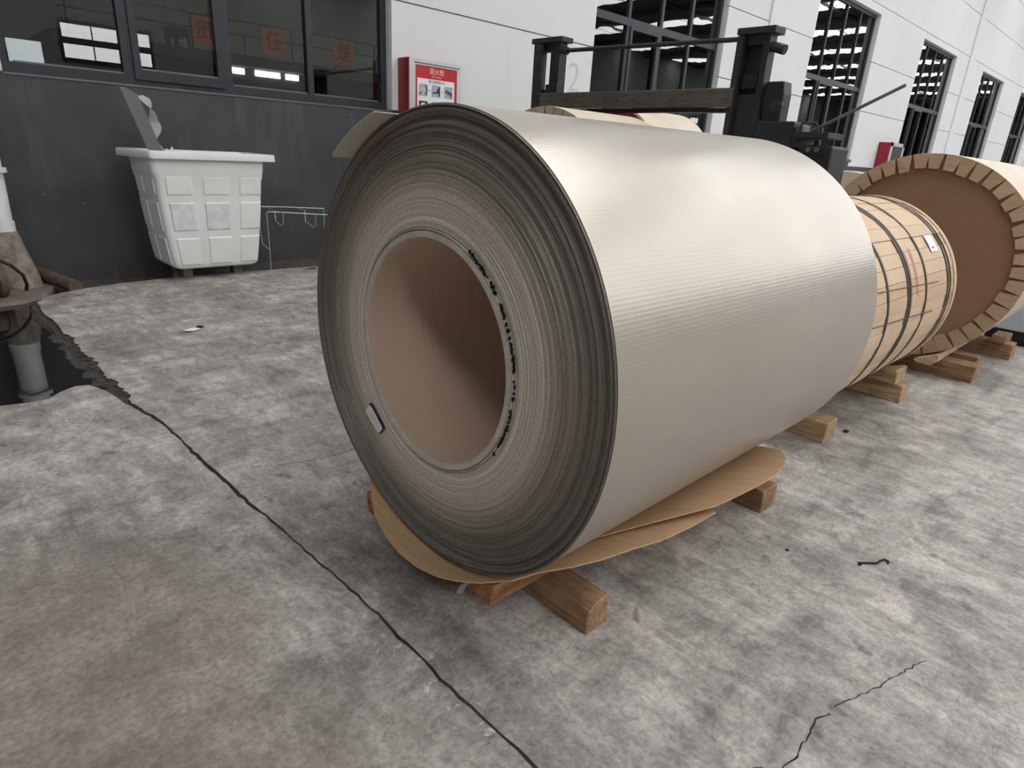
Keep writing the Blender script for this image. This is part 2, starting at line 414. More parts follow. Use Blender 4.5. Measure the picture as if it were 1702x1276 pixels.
rj = random.Random(3)
seam = [(-0.247, 1.714), (-0.212, 1.474), (-0.205, 1.2), (-0.19, 0.75), (-0.178, 0.55), (-0.169, 0.375), (-0.158, 0.15), (-0.153, -0.034), (-0.156, -0.295), (-0.149, -0.526), (-0.15, -1.2), (-0.16, -8)]
def jag(pts, step, amp, r):
    out = []
    for (x0, y0), (x1, y1) in zip(pts, pts[1:]):
        n = max(1, int(math.hypot(x1 - x0, y1 - y0) / step)) if abs(y1) < 3 or abs(y0) < 3 else 2
        for k in range(n):
            t = k / n; out.append((x0 + (x1 - x0) * t + r.uniform(-amp, amp), y0 + (y1 - y0) * t + r.uniform(-amp, amp) * .5))
    out.append(pts[-1]); return out
sj = jag(seam, 0.03, 0.0035, rj)
edge_r = [(-0.247, 1.714), (-0.244, 1.82), (-0.240, 2.05), (-0.262, 2.12), (-0.245, 2.45), (-0.262, 2.6), (-0.248, 2.9), (-0.275, 3.0), (-0.262, 3.35), (-0.285, 3.6), (-0.262, 3.85), (-0.22, 3.98), (-0.106, 4.065), (0.08, 4.16), (0.298, 4.23), (0.727, 4.29), (1.198, 4.285), (1.55, 4.27), (1.9, 4.25), (2.6, 4.3)]
er = jag(edge_r, 0.022, 0.010, rj)
X0, X1, Y0 = -12.0, 106.0, -20.0
right_slab = [(X1, Y0), (X1, WY + .1), (2.75, WY + .1)] + er[::-1] + sj[1:-1] + [(-0.16, Y0)]
gapw = lambda y: (0.011 if y > 1.45 else 0.004) if y > 1.2 else (0.009 if y > 0.62 else 0.0025)
left_edge = [(x - gapw(y) - rj.uniform(0, .004), y) for x, y in sj]
left_slab = [(X0, Y0), (-0.165, Y0)] + [p for p in left_edge[::-1] if p[1] > -8] + [(-0.275, 1.76), (-0.285, 1.86), (-0.30, 1.96), (-0.32, 2.02), (-0.34, 2.075), (-0.39, 2.09), (-0.45, 2.05), (-0.505, 1.985), (-0.58, 1.985), (-0.662, 2.005), (-0.85, 1.98), (-1.3, 1.95), (-1.6, 2.0), (-1.7, 2.6), (-1.7, WY + .1), (X0, WY + .1)]
fl = struct(obj('floor', B(X0, X1, Y0, WY + .1, -0.14, -0.10), M['dirt'], base=(0, 0, 0)))
s1 = obj('slab', poly_slab(right_slab, [], -0.10, 0.0), M['floor'], fl)
s2 = obj('slab', poly_slab(left_slab, [], -0.10, -0.004), M['floor'], fl)
for s_ in (s1, s2):
    s_.data.materials.append(M['dirt'])
    for p in s_.data.polygons:
        if abs(p.normal.z) < .5: p.material_index = 1
# ground in the broken strip along the wall: dirt, water, stained pad
def rough_patch(x0, x1, y0, y1, z, amp, nx, ny, seed):
    r = random.Random(seed); bm = bmesh.new(); g = []
    for i in range(nx + 1):
        g.append([bm.verts.new((x0 + (x1 - x0) * i / nx, y0 + (y1 - y0) * j / ny, z(x0 + (x1 - x0) * i / nx, y0 + (y1 - y0) * j / ny) + r.uniform(-amp, amp))) for j in range(ny + 1)])
    for i in range(nx):
        for j in range(ny): bm.faces.new((g[i][j], g[i + 1][j], g[i + 1][j + 1], g[i][j + 1]))
    return bm
d = struct(obj('dirt_strip', rough_patch(-0.3, 2.8, 4.0, WY + .02, lambda x, y: -0.045 + 0.04 * max(0, min(1, (x - 1.2) / .5)), .012, 60, 14, 5), M['dirt'], fl, smooth=60))
pw = obj('puddle_water', B(-1.7, -0.235, 1.7, 4.0, -0.099, -0.022), M['water'], fl); pw['kind'] = 'structure'
# crumbled concrete along the broken edge
r_ = random.Random(31); bm = bmesh.new(); g = []
for (x, y) in [p for p in er if 1.75 < p[1] < 4.0][::2]:
    g.append([bm.verts.new((x + dx + r_.uniform(-.012, .012), y + r_.uniform(-.01, .01), z + r_.uniform(-.008, .008))) for dx, z in ((.03, -.012), (-.012, -.010), (-.035, -.014), (-.065, -.020), (-.10, -.034))])
for A_, B_ in zip(g, g[1:]):
    for i in range(4): bm.faces.new((A_[i], B_[i], B_[i + 1], A_[i + 1]))
obj('crumbled_edge', bm, M['rubble'], fl)
pad = [(-1.7, 3.86), (-0.75, 3.86), (-0.45, 3.9), (-0.33, 3.93), (-0.25, 4.0), (-0.16, 4.15), (-0.10, 4.3), (-0.12, 4.68), (-1.7, 4.68)]
obj('stained_pad', poly_slab(pad, [], -0.099, 0.004), M['pad'], fl)

# hairline cracks: shallow inlaid dark lines in the slab
def crack(pts, wdt, seed, z=0.0006):
    r = random.Random(seed); P = []
    for (x0, y0), (x1, y1) in zip(pts, pts[1:]):
        n = max(2, int(math.hypot(x1 - x0, y1 - y0) / .012))
        for k in range(n):
            t = k / n; P.append((x0 + (x1 - x0) * t + r.uniform(-.004, .004), y0 + (y1 - y0) * t + r.uniform(-.004, .004)))
    P.append(pts[-1]); bm = bmesh.new(); A_ = []
    for i, p in enumerate(P):
        q0, q1 = P[max(i - 1, 0)], P[min(i + 1, len(P) - 1)]
        dx, dy = q1[0] - q0[0], q1[1] - q0[1]; L = math.hypot(dx, dy) or 1
        ww = wdt * r.uniform(.3, 1.1) / 2
        A_.append((bm.verts.new((p[0] - dy / L * ww, p[1] + dx / L * ww, z)), bm.verts.new((p[0] + dy / L * ww, p[1] - dx / L * ww, z))))
    for a, b in zip(A_, A_[1:]): bm.faces.new((a[0], a[1], b[1], b[0]))
    return bm
for i, (pts, wd) in enumerate((([(0.745, -0.965), (0.719, -0.953), (0.619, -0.924), (0.563, -0.911), (0.509, -0.891), (0.433, -0.868)], .003),
                 ([(0.412, -0.872), (0.369, -0.855), (0.301, -0.861), (0.241, -0.866), (0.200, -0.86), (0.162, -0.819)], .004),
                 ([(0.2, -0.86), (0.17, -0.9), (0.1, -0.95)], .005),
                 ([(0.245, 0.811), (0.139, 0.818), (0.055, 0.835), (-0.038, 0.872), (-0.109, 0.904)], .003))):
    obj('crack', crack(pts, wd, 20 + i), M['gap'], fl)

# ================================================================== WALL WITH WINDOWS
PITCH = 6.17
def win_x0(k): return wx(-0.12) if k == 0 else 5.98 + (k - 1) * 6.21
WW = wx(2.86) - wx(-0.12)
SILL0, SILL = wz(1.38), 1.34
WTOP = wz(4.13)
DADO0, DADO = wz(1.38), 1.19
openings = [(win_x0(k), win_x0(k) + WW, (SILL0 if k == 0 else SILL)) for k in range(7)]
WX0, WX1, WH = X0, 106.0, 8.2
# solid body of the wall (behind the panels), pierced by the windows
bm = bmesh.new()
edges_ = [WX0]
for a, b, s in openings: edges_ += [a, b]
edges_.append(WX1)
for i in range(0, len(edges_), 2): box(bm, edges_[i], edges_[i + 1], WY + .05, WY + .24, 0, WH)
for a, b, s in openings:
    box(bm, a, b, WY + .05, WY + .24, 0, s); box(bm, a, b, WY + .05, WY + .24, WTOP, WH)
wall = struct(obj('wall_back', bm, M['jamb'], base=(0, 0, 0)))
# painted dado (projects like the white panels)
bm = bmesh.new()
for i in range(0, len(edges_), 2):
    a, b = edges_[i], edges_[i + 1]
    box(bm, a, b, WY, WY + .05, -.1, DADO0 if a < 4 else DADO)
for a, b, s in openings:
    box(bm, a, b, WY, WY + .05, -.1, s - (0.05 if a > 4 else 0))
obj('dado', bm, M['dado'], wall)
# white wall panels, one object each, with open joints
courses = [wz(1.38) - .0, wz(2.32), wz(3.27), wz(4.28), wz(5.30), wz(6.3), WH]
panel_names = 0
def panel(x0, x1, z0, z1):
    g = .006
    if x1 - x0 < .05 or z1 - z0 < .05: return
    bm = bmesh.new(); box(bm, x0 + g * .2, x1 - g * .2, WY, WY + .05, z0 + g, z1 - g, .004)
    obj('panel', bm, M['white'], wall)
for i in range(0, len(edges_), 2):
    a, b = edges_[i], edges_[i + 1]
    low = DADO0 if a < 4 else DADO
    zs_ = [low] + courses[1:]
    for z0, z1 in zip(zs_, zs_[1:]): panel(a, b, z0, z1)
for a, b, s in openings:
    zs_ = [WTOP, courses[3], courses[4], courses[5], courses[6]]
    for z0, z1 in zip(zs_, zs_[1:]): panel(a, b, z0, z1)
# pilaster strips
for k, px in enumerate((wx(-2.1), wx(10.0), wx(21.9), wx(34))):
    bm = bmesh.new(); box(bm, px, px + .42, WY - .035, WY - .001, DADO, WH, .008)
    obj('pilaster', bm, M['white'], wall)
# dark outside edge: sill ledges
GY = WY + .10     # glass plane
for k, (a, b, s) in enumerate(openings):
    W = struct(obj('window_%d' % (k + 1), (lambda bm: (box(bm, a, b, GY, GY + .06, s, s + .075), box(bm, a, b, GY, GY + .06, WTOP - .06, WTOP), box(bm, a, a + .05, GY, GY + .06, s + .075, WTOP - .06), box(bm, b - .06, b, GY, GY + .06, s + .075, WTOP - .06), bm)[-1])(bmesh.new()), M['frame'], base=((a + b) / 2, GY, s)))
    ms = [a + .05 + (b - a - .11) * f for f in (.25, .5, .75)]
    TZ = wz(2.72) + .0
    obj('transom', B(a + .05, b - .06, GY - .004, GY + .06, TZ - .045, TZ + .045), M['frame'], W)
    wms = (.05, .05, .035) if k else (.075, .075, .07)
    for mx_, wm in zip(ms, (.07, .07, .055)):
        obj('mullion', B(mx_ - wm / 2, mx_ + wm / 2, GY - .002, GY + .06, s + .075, TZ - .045), M['frame'], W)
        obj('mullion', B(mx_ - (.028 if k < 2 else .018), mx_ + (.028 if k < 2 else .018), GY - .002, GY + .06, TZ + .045, WTOP - .06), M['frame'], W)
    xs = [a + .05] + ms + [b - .06]
    for q in range(4):
        lw = .03
        for z0, z1 in ((s + .075, TZ - .045), (TZ + .045, WTOP - .06)):
            obj('pane', B(xs[q] + .01, xs[q + 1] - .01, GY + .03, GY + .036, z0, z1), M['wavy'] if k else M['glass'], W)
        # glazing bead along the bottom of the pane
        obj('glazing_bead', B(xs[q] + .035, xs[q + 1] - .035, GY + .012, GY + .03, s + .075, s + .087), M['bead'], W)
    # opening sash in the second light
    q = 1; z0, z1 = s + .075, TZ - .045; x0, x1 = xs[1] + .036, xs[2] - .036
    bm = bmesh.new()
    box(bm, x0, x1, GY - .018, GY + .026, z0 - .03, z0 + .04); box(bm, x0, x1, GY - .018, GY + .026, z1 - .04, z1)
    box(bm, x0, x0 + .05, GY - .018, GY + .026, z0 + .04, z1 - .04); box(bm, x1 - .05, x1, GY - .018, GY + .026, z0 + .04, z1 - .04)
    sash = obj('sash', bm, M['frame'], W)
    obj('sash_bead', B(x0 + .05, x1 - .05, GY - .012, GY + .01, z0 + .04, z0 + .052), M['bead'], sash)
    if k:
        obj('sill', B(a - .02, b + .02, WY - .05, WY + .1, s - .06, s - .0, .006), M['steel'], W)
    else:
        obj('sill', B(a, b, WY - .006, WY + .1, s - .012, s - .0), M['bead'], W)
nx0, nx1 = wx(-.06), wx(.135)
no = obj('paper_notice', B(nx0, nx1, GY + .022, GY + .0285, wz(1.455), wz(1.595), .0), M['notice'], base=None)
tag(no, 'blank pale blue-white paper notice stuck inside the lower left window pane', 'notice')

# faded stencilled figure on the white panel
n2 = obj('stencilled_number', text_on_wall('2', .48, wx(5.43), WY - .0012, wz(1.93), .0004), M['fadednum'], wall)

# ================================================================== HALL SHELL
HX0, HX1, HY0 = X0, 106.0, -20.0
struct(obj('wall_front', B(HX0, HX1, HY0 - .2, HY0, 0, WH), M['hallwall']))
struct(obj('wall_left', B(HX0 - .2, HX0, HY0, WY + .24, 0, WH), M['hallwall']))
struct(obj('wall_right', B(HX1, HX1 + .2, HY0, WY + .24, 0, WH), M['hallwall']))
ceil = struct(obj('ceiling', B(HX0, HX1, HY0, WY + .24, WH, WH + .1), M['roof']))
STRIP0, STRIPW = 0.6, 1.5
k = 0
for j in range(-1, 12):
    x0 = STRIP0 + j * 6.2
    ys = [(3.4 if j >= 0 else -2.4) - i * 2.9 for i in range(9 if j >= 0 else 7)]
    for y1, y0 in zip(ys, ys[1:]):
        obj('skylight_panel', B(x0, x0 + STRIPW, y0 + .16, y1, WH - .03, WH - .005), M['skylight'], ceil)
for j in range(-2, 17):
    x0 = STRIP0 + j * 6.2 + 3.6
    obj('roof_beam', B(x0, x0 + .2, HY0, WY, WH - .22, WH - .03), M['steel'], ceil)
for i, y in enumerate((2.2, -3.5, -9.5, -15.5)):
    obj('purlin', B(HX0, HX1, y, y + .1, WH - .15, WH - .04), M['steel'], ceil)
# daylit windows of the opposite wall and of the gable ends
for j, x0 in enumerate((5.0, 34.0, 48.0, 62.0)):
    fr_ = struct(obj('window_%d' % (10 + j), B(x0 - .1, x0 + 3.05, HY0 - .02, HY0 + .05, 3.3, 4.75), M['frame']))
    for z0, z1 in ((3.45, 3.92), (4.15, 4.60)):
        for q in range(3):
            obj('pane', B(x0 + q * 1.0, x0 + q * 1.0 + .95, HY0 + .05, HY0 + .06, z0, z1), M['daywin'], fr_)
gd = struct(obj('door_1', B(HX0 - .02, HX0 + .05, -13.2, -2.8, 0, 4.9), M['frame']))
for q in range(4):
    obj('daylit_opening', B(HX0 + .05, HX0 + .06, -13 + q * 2.52, -13 + q * 2.52 + 2.4, 0.1, 4.8), M['endday'], gd)

# ================================================================== NEIGHBOURING HALL BEHIND THE WINDOWS
IY1 = 13.4
inner = struct(obj('wall_inner', B(-14, 106, IY1, IY1 + .2, 0, 8), M['innerwall']))
struct(obj('floor_inner', B(-14, 106, WY + .24, IY1, -.05, 0), M['innerdark']))
inner_ceil = struct(obj('ceiling_inner', B(-14, 106, WY + .24, IY1, 7.2, 7.3), M['innerdark']))
struct(obj('wall_inner_left', B(-6.2, -6, WY + .24, IY1, 0, 7.2), M['innerwall']))
struct(obj('wall_inner_right', B(106, 106.2, WY + .24, IY1, 0, 7.2), M['innerdark']))
mez = struct(obj('trim_1', B(1.2, 13.5, 10.15, IY1, 2.14, 2.29), M['innerdark']))   # mezzanine deck
rail = thing('guard_rail', 'dark pipe guard rail of the mezzanine seen through the office window', 'railing', (5, 10.15, 2.29))
for z in (2.57, 2.77):
    obj('rail', T([(1.3, 10.15, z), (13.4, 10.15, z)], .013, 8), M['black2'], rail)
for i in range(16):
    x = 1.4 + i * .8
    obj('post', T([(x, 10.15, 2.29), (x, 10.15, 2.77 if i % 2 == 0 else 2.57)], .014, 8), M['black2'], rail)
for i, (x0, xw) in enumerate(((3.74, .2), (4.12, .2), (4.34, .22), (4.66, .24))):
    struct(obj('window_%d' % (20 + i), B(x0, x0 + xw, 10.58, 10.60, 2.04, 2.13), M['daywin']))
dk = struct(obj('trim_2', B(1.2, 13.5, 10.62, 10.7, 0, 2.13), M['innerdark']))
for i, x in enumerate((3.0, 6.2, 9.4)):  # added unseen lamps, put in to brighten this hall
    obj('fill_lamp_housing', B(x - .7, x + .7, 8.1, 8.3, 5.0, 5.05, .01), M['steel'], inner_ceil)
    obj('fill_lamp_diffuser', B(x - .68, x + .68, 8.11, 8.29, 4.985, 4.999), M['fill_lamp'], inner_ceil)
    for s_ in (-.5, .5): obj('fill_lamp_hanger', T([(x + s_, 8.2, 5.05), (x + s_, 8.2, 7.2)], .006, 6), M['steel'], inner_ceil)
# hanging sign boards
def sign(body, x0, x1, z0, z1, y, label, board, ink, size, sx=1.0):
    t = thing('hanging_sign', label, 'sign', ((x0 + x1) / 2, y, z0))
    obj('board', B(x0, x1, y, y + .02, z0, z1, .003), board, t)
    bs = body.split(' ')
    for i_, b_ in enumerate(bs):
        obj('lettering', text_on_wall(b_, size, (x0 + x1) / 2 + (i_ - (len(bs) - 1) / 2) * .145, y - .0015, (z0 + z1) / 2, .001, sx), ink, t)
    for s_ in (x0 + .04, x1 - .04): obj('hanger', T([(s_, y + .01, z1), (s_, y + .01, 7.2)], .003, 5), M['steel'], t)
sgy = 9.0
sign('责', 2.63, 2.94, 2.22, 2.56, sgy, 'orange hanging sign reading 责 behind the opening sash of the window', M['orange'], M['signink'], .27)
sign('任', 3.60, 3.94, 2.21, 2.57, sgy, 'orange hanging sign reading 任 in front of the guard rail', M['orange'], M['signink'], .28)
sign('是', 4.73, 5.10, 2.21, 2.57, sgy, 'orange hanging sign reading 是 behind the right-hand window pane', M['orange'], M['signink'], .28)
sign('3 线', 2.28, 2.60, 2.02, 2.40, sgy + .06, 'dark blue board with white 3 线 lettering left of the orange signs', M['navy'], M['signwhite'], .12)

# ================================================================== METAL COIL (the subject)
CZ = 0.64; LC = 1.26
coef = (0.52226, -0.00199, 0.00149, 0.00706, -0.00231, 0.0060, -0.00326)
def RO(a):
    return coef[0] + coef[1] * cos(a) + coef[2] * sin(a) + coef[3] * cos(2 * a) + coef[4] * sin(2 * a) + coef[5] * cos(3 * a) + coef[6] * sin(3 * a)
HYC, HZC, RH, RC = 0.0072, -0.003, 0.2572, 0.2795
coil = thing('metal_coil', 'huge bare coil of beige embossed sheet metal on timbers in the foreground', 'coil', (0, 0, 0.11))
NS = 288
bm = bmesh.new(); cols = []
xs = [0.0, 0.012, .1, .3, .5, .7, .9, 1.1, 1.25, LC]
for k in range(NS):
    a = 2 * pi * k / NS
    c = []
    for x in xs:
        t = min(1, max(0, x / LC)); r = RO(a) * (1 - t) + 0.5245 * t
        c.append(bm.verts.new((x, r * cos(a), CZ + r * sin(a))))
    cols.append(c)
for k in range(NS):
    A_, B_ = cols[k], cols[(k + 1) % NS]
    for i in range(len(xs) - 1): bm.faces.new((A_[i], B_[i], B_[i + 1], A_[i + 1]))
obj('outer_wrap', bm, M['coil'], coil, smooth=50)
# front and rear faces: the telescoped edges of the layers
def face(x, sgn, NR, seed):
    r_ = random.Random(seed); bm = bmesh.new(); rings = []
    off = []; cur = 0
    for i in range(NR + 1):
        cur = .80 * cur + r_.uniform(-.0016, .0016) * (0.35 + 1.5 * (i / NR))
        off.append(cur if 1 < i < NR - 1 else 0)
    for i in range(NR + 1):
        f = i / NR; ring = []
        for k in range(NS):
            a = 2 * pi * k / NS
            ro = RO(a) if sgn < 0 else .5245
            yi, zi = HYC + (RC + .0012) * cos(a), HZC + (RC + .0012) * sin(a)
            yo, zo = ro * cos(a), ro * sin(a)
            ring.append(bm.verts.new((x + sgn * off[i], yi + (yo - yi) * f, CZ + zi + (zo - zi) * f)))
        rings.append(ring)
    for A_, B_ in zip(rings, rings[1:]):
        for k in range(NS): bm.faces.new((A_[k], A_[(k + 1) % NS], B_[(k + 1) % NS], B_[k]))
    return bm
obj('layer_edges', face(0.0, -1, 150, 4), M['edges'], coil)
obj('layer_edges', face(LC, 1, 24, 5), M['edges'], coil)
bm = bmesh.new(); lathe_x(bm, [(0.0, RC + .0012), (LC, RC + .0012)], HYC, CZ + HZC, 96); obj('inner_wrap', bm, M['gap'], coil, smooth=50)
# cardboard core: bore, rim and slight inner chamfer
bm = bmesh.new()
lathe_x(bm, [(LC + .004, RC), (LC + .004, RH), (0.001, RH), (-.004, RH + .003), (-.004, RC - .0075), (0.003, RC - .006), (.003, RC - .0045), (-.003, RC - .003), (0.0, RC), (LC + .004, RC)], HYC, CZ + HZC, 128)
core = obj('cardboard_core', bm, [M['core_in'], M['core_rim']], coil, smooth=35)
for p in core.data.polygons:
    if p.center.x < 0.0045: p.material_index = 1
# crumbs of torn paper packed between core and coil
bm = bmesh.new(); rr = random.Random(9)
for i in range(120):
    a = radians(rr.uniform(-35, 62)) ; a = pi - a if False else a
    r = RC + .0025 + rr.uniform(-.002, .002); yy, zz = HYC - r * cos(a), CZ + HZC + r * sin(a); s_ = rr.uniform(.0006, .0022)
    box(bm, -.004, 0.0, yy - s_, yy + s_, zz - s_ * 1.8, zz + s_ * 1.8)
pk = obj('packing_crumbs', bm, M['gap'], coil); pk['kind'] = 'stuff'
# tail of the outermost lap, standing proud of the face at the upper left
bm = bmesh.new(); a0, a1 = radians(51.8), radians(75.5); n = 20; g = []
for k in range(n + 1):
    a = a0 + (a1 - a0) * k / n; r = RO(a) + .0015
    xf = -.057 if k > 0 else -.052
    g.append([bm.verts.new((x, (r + dr) * cos(a), CZ + (r + dr) * sin(a))) for x, dr in ((xf, 0), (xf, .0012), (.25, .0012), (.25, 0))])
for A_, B_ in zip(g, g[1:]):
    for i in range(4): bm.faces.new((A_[i], A_[(i + 1) % 4], B_[(i + 1) % 4], B_[i]))
bm.faces.new(g[0]); bm.faces.new(g[-1][::-1])
tl = obj('sheet_tail', bm, M['tail'], coil, smooth=40); tl['label'] = 'end of the outermost lap jutting out past the face'
# paper sticker
pts = [(0.2544, -0.2030), (0.1893, -0.2559), (0.2129, -0.2786), (0.2796, -0.2324)]
cy_, cz_ = sum(p[0] for p in pts) / 4, sum(p[1] for p in pts) / 4
def sticker(sc_, x0, x1):
    bm = bmesh.new(); pp = []
    for i, p in enumerate(pts):          # clipped corners
        for q, t in ((pts[i - 1], .12), (pts[(i + 1) % 4], .12)):
            pp.append((p[0] + (q[0] - p[0]) * t, p[1] + (q[1] - p[1]) * t))
    pr = [(cy_ + (p[0] - cy_) * sc_, CZ + cz_ + (p[1] - cz_) * sc_) for p in pp]
    prism(bm, pr, 'x', x0, x1); return bm
st_ = obj('sticker', sticker(1.0, -.0085, -.001), M['ink'], coil)
st_['label'] = 'small white paper sticker with dark edge'
stp = obj('sticker_paper', sticker(.94, -.0100, -.0085), M['paper'], st_)
# faint printed line on the sticker
bm = bmesh.new()
A0 = Vector((0, (pts[0][0] + pts[3][0]) / 2, (pts[0][1] + pts[3][1]) / 2)); A1 = Vector((0, (pts[1][0] + pts[2][0]) / 2, (pts[1][1] + pts[2][1]) / 2))
dl = (A1 - A0); nrm = Vector((0, -dl.z, dl.y)).normalized()
for off_, t0, t1 in ((0, .25, .85), (.004, .2, .5)):
    q0, q1 = A0 + dl * t0 + nrm * off_, A0 + dl * t1 + nrm * off_
    prism(bm, [((q0 + nrm * s_).y, (q0 + nrm * s_).z + CZ) for s_ in (-.0007, .0007)] + [((q1 + nrm * s_).y, (q1 + nrm * s_).z + CZ) for s_ in (.0007, -.0007)], 'x', -.0104, -.0100)
obj('print_line', bm, M['photo'], st_)

# ---- cardboard sheets under the coil
def zsheet(y, lift=0.0):
    ay = abs(y); return .1035 + (.527 - sqrt(.527 ** 2 - min(ay, .2) ** 2)) + max(0, ay - .2) * .32 + lift
def interp(pts, x):
    for (x0, y0), (x1, y1) in zip(pts, pts[1:]):
        if x0 <= x <= x1: return y0 + (y1 - y0) * (x - x0) / ((x1 - x0) or 1)
    return pts[0][1] if x < pts[0][0] else pts[-1][1]
def sheet(xs, lo, hi, lift, th=.004):
    bm = bmesh.new(); NY = 28; top = []; bot = []
    for x in xs:
        y0, y1 = interp(lo, x), interp(hi, x)
        top.append([bm.verts.new((x, y0 + (y1 - y0) * j / NY, zsheet(y0 + (y1 - y0) * j / NY, lift(x, y0 + (y1 - y0) * j / NY)))) for j in range(NY + 1)])
        bot.append([bm.verts.new((v.co.x, v.co.y, v.co.z - th)) for v in top[-1]])
    nx = len(xs)
    for i in range(nx - 1):
        for j in range(NY):
            bm.faces.new((top[i][j], top[i + 1][j], top[i + 1][j + 1], top[i][j + 1]))
            bm.faces.new((bot[i][j], bot[i][j + 1], bot[i + 1][j + 1], bot[i + 1][j]))
        for j in (0, NY): bm.faces.new((top[i][j], bot[i][j], bot[i + 1][j], top[i + 1][j]))
    for i in (0, nx - 1):
        for j in range(NY): bm.faces.new((top[i][j], top[i][j + 1], bot[i][j + 1], bot[i][j]))
    return bm
hi1 = [(-.057, .045), (-.052, .120), (-.039, .193), (-.009, .259), (.03, .33), (.12, .40), (.3, .45), (.5, .46), (.62, .44)]
lo1 = [(-.057, .043), (-.055, -.019), (-.045, -.092), (-.03, -.153), (-.009, -.214), (.036, -.27), (.101, -.298), (.153, -.342), (.217, -.378), (.295, -.405), (.37, -.437), (.475, -.455), (.585, -.461), (.62, -.40)]
xs1 = [-.057, -.055, -.052, -.0485, -.045, -.039, -.03, -.02, -.009, .012, .036, .065, .101, .153, .217, .295, .37, .475, .56, .585, .60, .62]
tag(obj('cardboard_sheet', sheet(xs1, lo1, hi1, lambda x, y: 0), M['kraft']), 'round tan cardboard sheet under the front end of the metal coil', 'cardboard')
lo2 = [(.30, -.30), (.37, -.342), (.445, -.388), (.514, -.431), (.571, -.465), (.665, -.481), (.775, -.494), (.848, -.495), (.943, -.476), (1.018, -.448), (1.102, -.399), (1.149, -.33), (1.16, -.2)]
hi2 = [(.30, .2), (.5, .4), (.8, .45), (1.0, .4), (1.16, .2)]
xs2 = [.30, .37, .445, .514, .571, .665, .775, .848, .9, .943, .98, 1.018, 1.06, 1.102, 1.13, 1.149, 1.16]
tag(obj('cardboard_sheet', sheet(xs2, lo2, hi2, lambda x, y: .008 + .09 * max(0, abs(y) - .27)), M['kraft']), 'second tan cardboard sheet with rounded end under the rear half of the metal coil', 'cardboard')

# ---- timbers
rt = random.Random(21)
def timber(label, x0, x1, y0, y1, z0, z1, mat, axis='y', chamfer=None, group=None, name='timber', cat='timber', prof=None, taper=0.0):
    bm = bmesh.new()
    if prof: vs = prism(bm, prof, axis, *( (y0, y1) if axis == 'y' else (x0, x1)))
    else: vs = box(bm, x0, x1, y0, y1, z0, z1)
    for v in bm.verts: v.co += Vector((rt.uniform(-.003, .003), rt.uniform(-.004, .004), 0 if v.co.z < z0 + .01 else rt.uniform(-.003, .001)))
    bmesh.ops.bevel(bm, geom=list(bm.edges), offset=.003, segments=1, affect='EDGES')
    return tag(obj(name, bm, mat), label, cat, group)
# front bearer: rounded wane along its left arris
timber('weathered square timber bearer under the front of the metal coil', .185, .262, -.385, .40, 0, .084, M['wood_y'],
       prof=[(.185, 0), (.262, 0), (.262, .084), (.208, .084), (.185, .066)])
timber('square timber bearer under the rear of the metal coil', 1.065, 1.155, -.392, .40, 0, .085, M['wood_y'])
chn = [(-.238, .086), (-.160, .086), (-.168, .122), (-.195, .134), (-.246, .148)]
timber('red-brown timber chock lying lengthwise below the front face of the coil', .0, 1.2, 0, 0, .084, .15, M['wood_x'], 'x', prof=chn, cat='timber')
chf = [(-y + .055, z) for y, z in chn]
timber('timber chock on the far side under the metal coil, its end just showing at left', .0, 1.2, 0, 0, .084, .15, M['wood_x'], 'x', prof=chf)
# snipped strap end
bm = bmesh.new()
P0 = [(0.02, -.168, .116), (-.002, -.158, .108), (-.006, -.146, .096), (-.006, -.132, .064)]
g = []
for p in P0:
    v = Vector(p); e = Vector((.72, -.68, 0)).normalized() * .007
    g.append([bm.verts.new(v - e), bm.verts.new(v + e), bm.verts.new(v + e + Vector((.001, -.001, .0))), bm.verts.new(v - e + Vector((.001, -.001, .0)))])
for A_, B_ in zip(g, g[1:]):
    for i in range(4): bm.faces.new((A_[i], A_[(i + 1) % 4], B_[(i + 1) % 4], B_[i]))
bm.faces.new(g[0]); bm.faces.new(g[-1][::-1])
tag(obj('strap_end', bm, M['steelstrap']), 'bent grey steel strap end poking out beside the red-brown chock', 'strap')

# ================================================================== STRAPPED COIL (second in the row)
C2Y, C2Z, C2R, C2X0, C2X1 = .012, .535, .437, 1.60, 2.72
c2 = thing('strapped_coil', 'tan board-wrapped coil with dark steel straps behind the bare metal coil', 'coil', (2.1, C2Y, C2Z - C2R))
NB = 48
for i in range(NB):
    a0 = 2 * pi * i / NB + .03; a1 = 2 * pi * (i + 1) / NB + .03 - .004
    dr = rr.uniform(-.0015, .002)
    bm = bmesh.new(); S = 4
    o_ = [(C2Y + (C2R + dr) * cos(a0 + (a1 - a0) * k / S), C2Z + (C2R + dr) * sin(a0 + (a1 - a0) * k / S)) for k in range(S + 1)]
    n_ = [(C2Y + (C2R - .012) * cos(a0 + (a1 - a0) * k / S), C2Z + (C2R - .012) * sin(a0 + (a1 - a0) * k / S)) for k in range(S, -1, -1)]
    prism(bm, o_ + n_, 'x', C2X0, C2X1 - .004)
    obj('wrap_board', bm, M['board'] if rr.random() < .7 else M['board2'], c2, smooth=30)
bm = bmesh.new(); lathe_x(bm, [(C2X0 + .004, .25), (C2X0 + .004, C2R - .013), (C2X1 - .008, C2R - .013), (C2X1 - .008, .25), (C2X0 + .004, .25)], C2Y, C2Z, 72)
obj('roll_body', bm, M['brown'], c2, smooth=40)
bm = bmesh.new(); lathe_x(bm, [(C2X1 - .035, C2R + .001), (C2X1 - .035, C2R + .006), (C2X1 + .002, C2R + .006), (C2X1 + .002, C2R - .03), (C2X1 - .003, C2R - .03), (C2X1 - .003, C2R + .001), (C2X1 - .035, C2R + .001)], C2Y, C2Z, 96)
obj('rim_protector', bm, M['board'], c2, smooth=40)
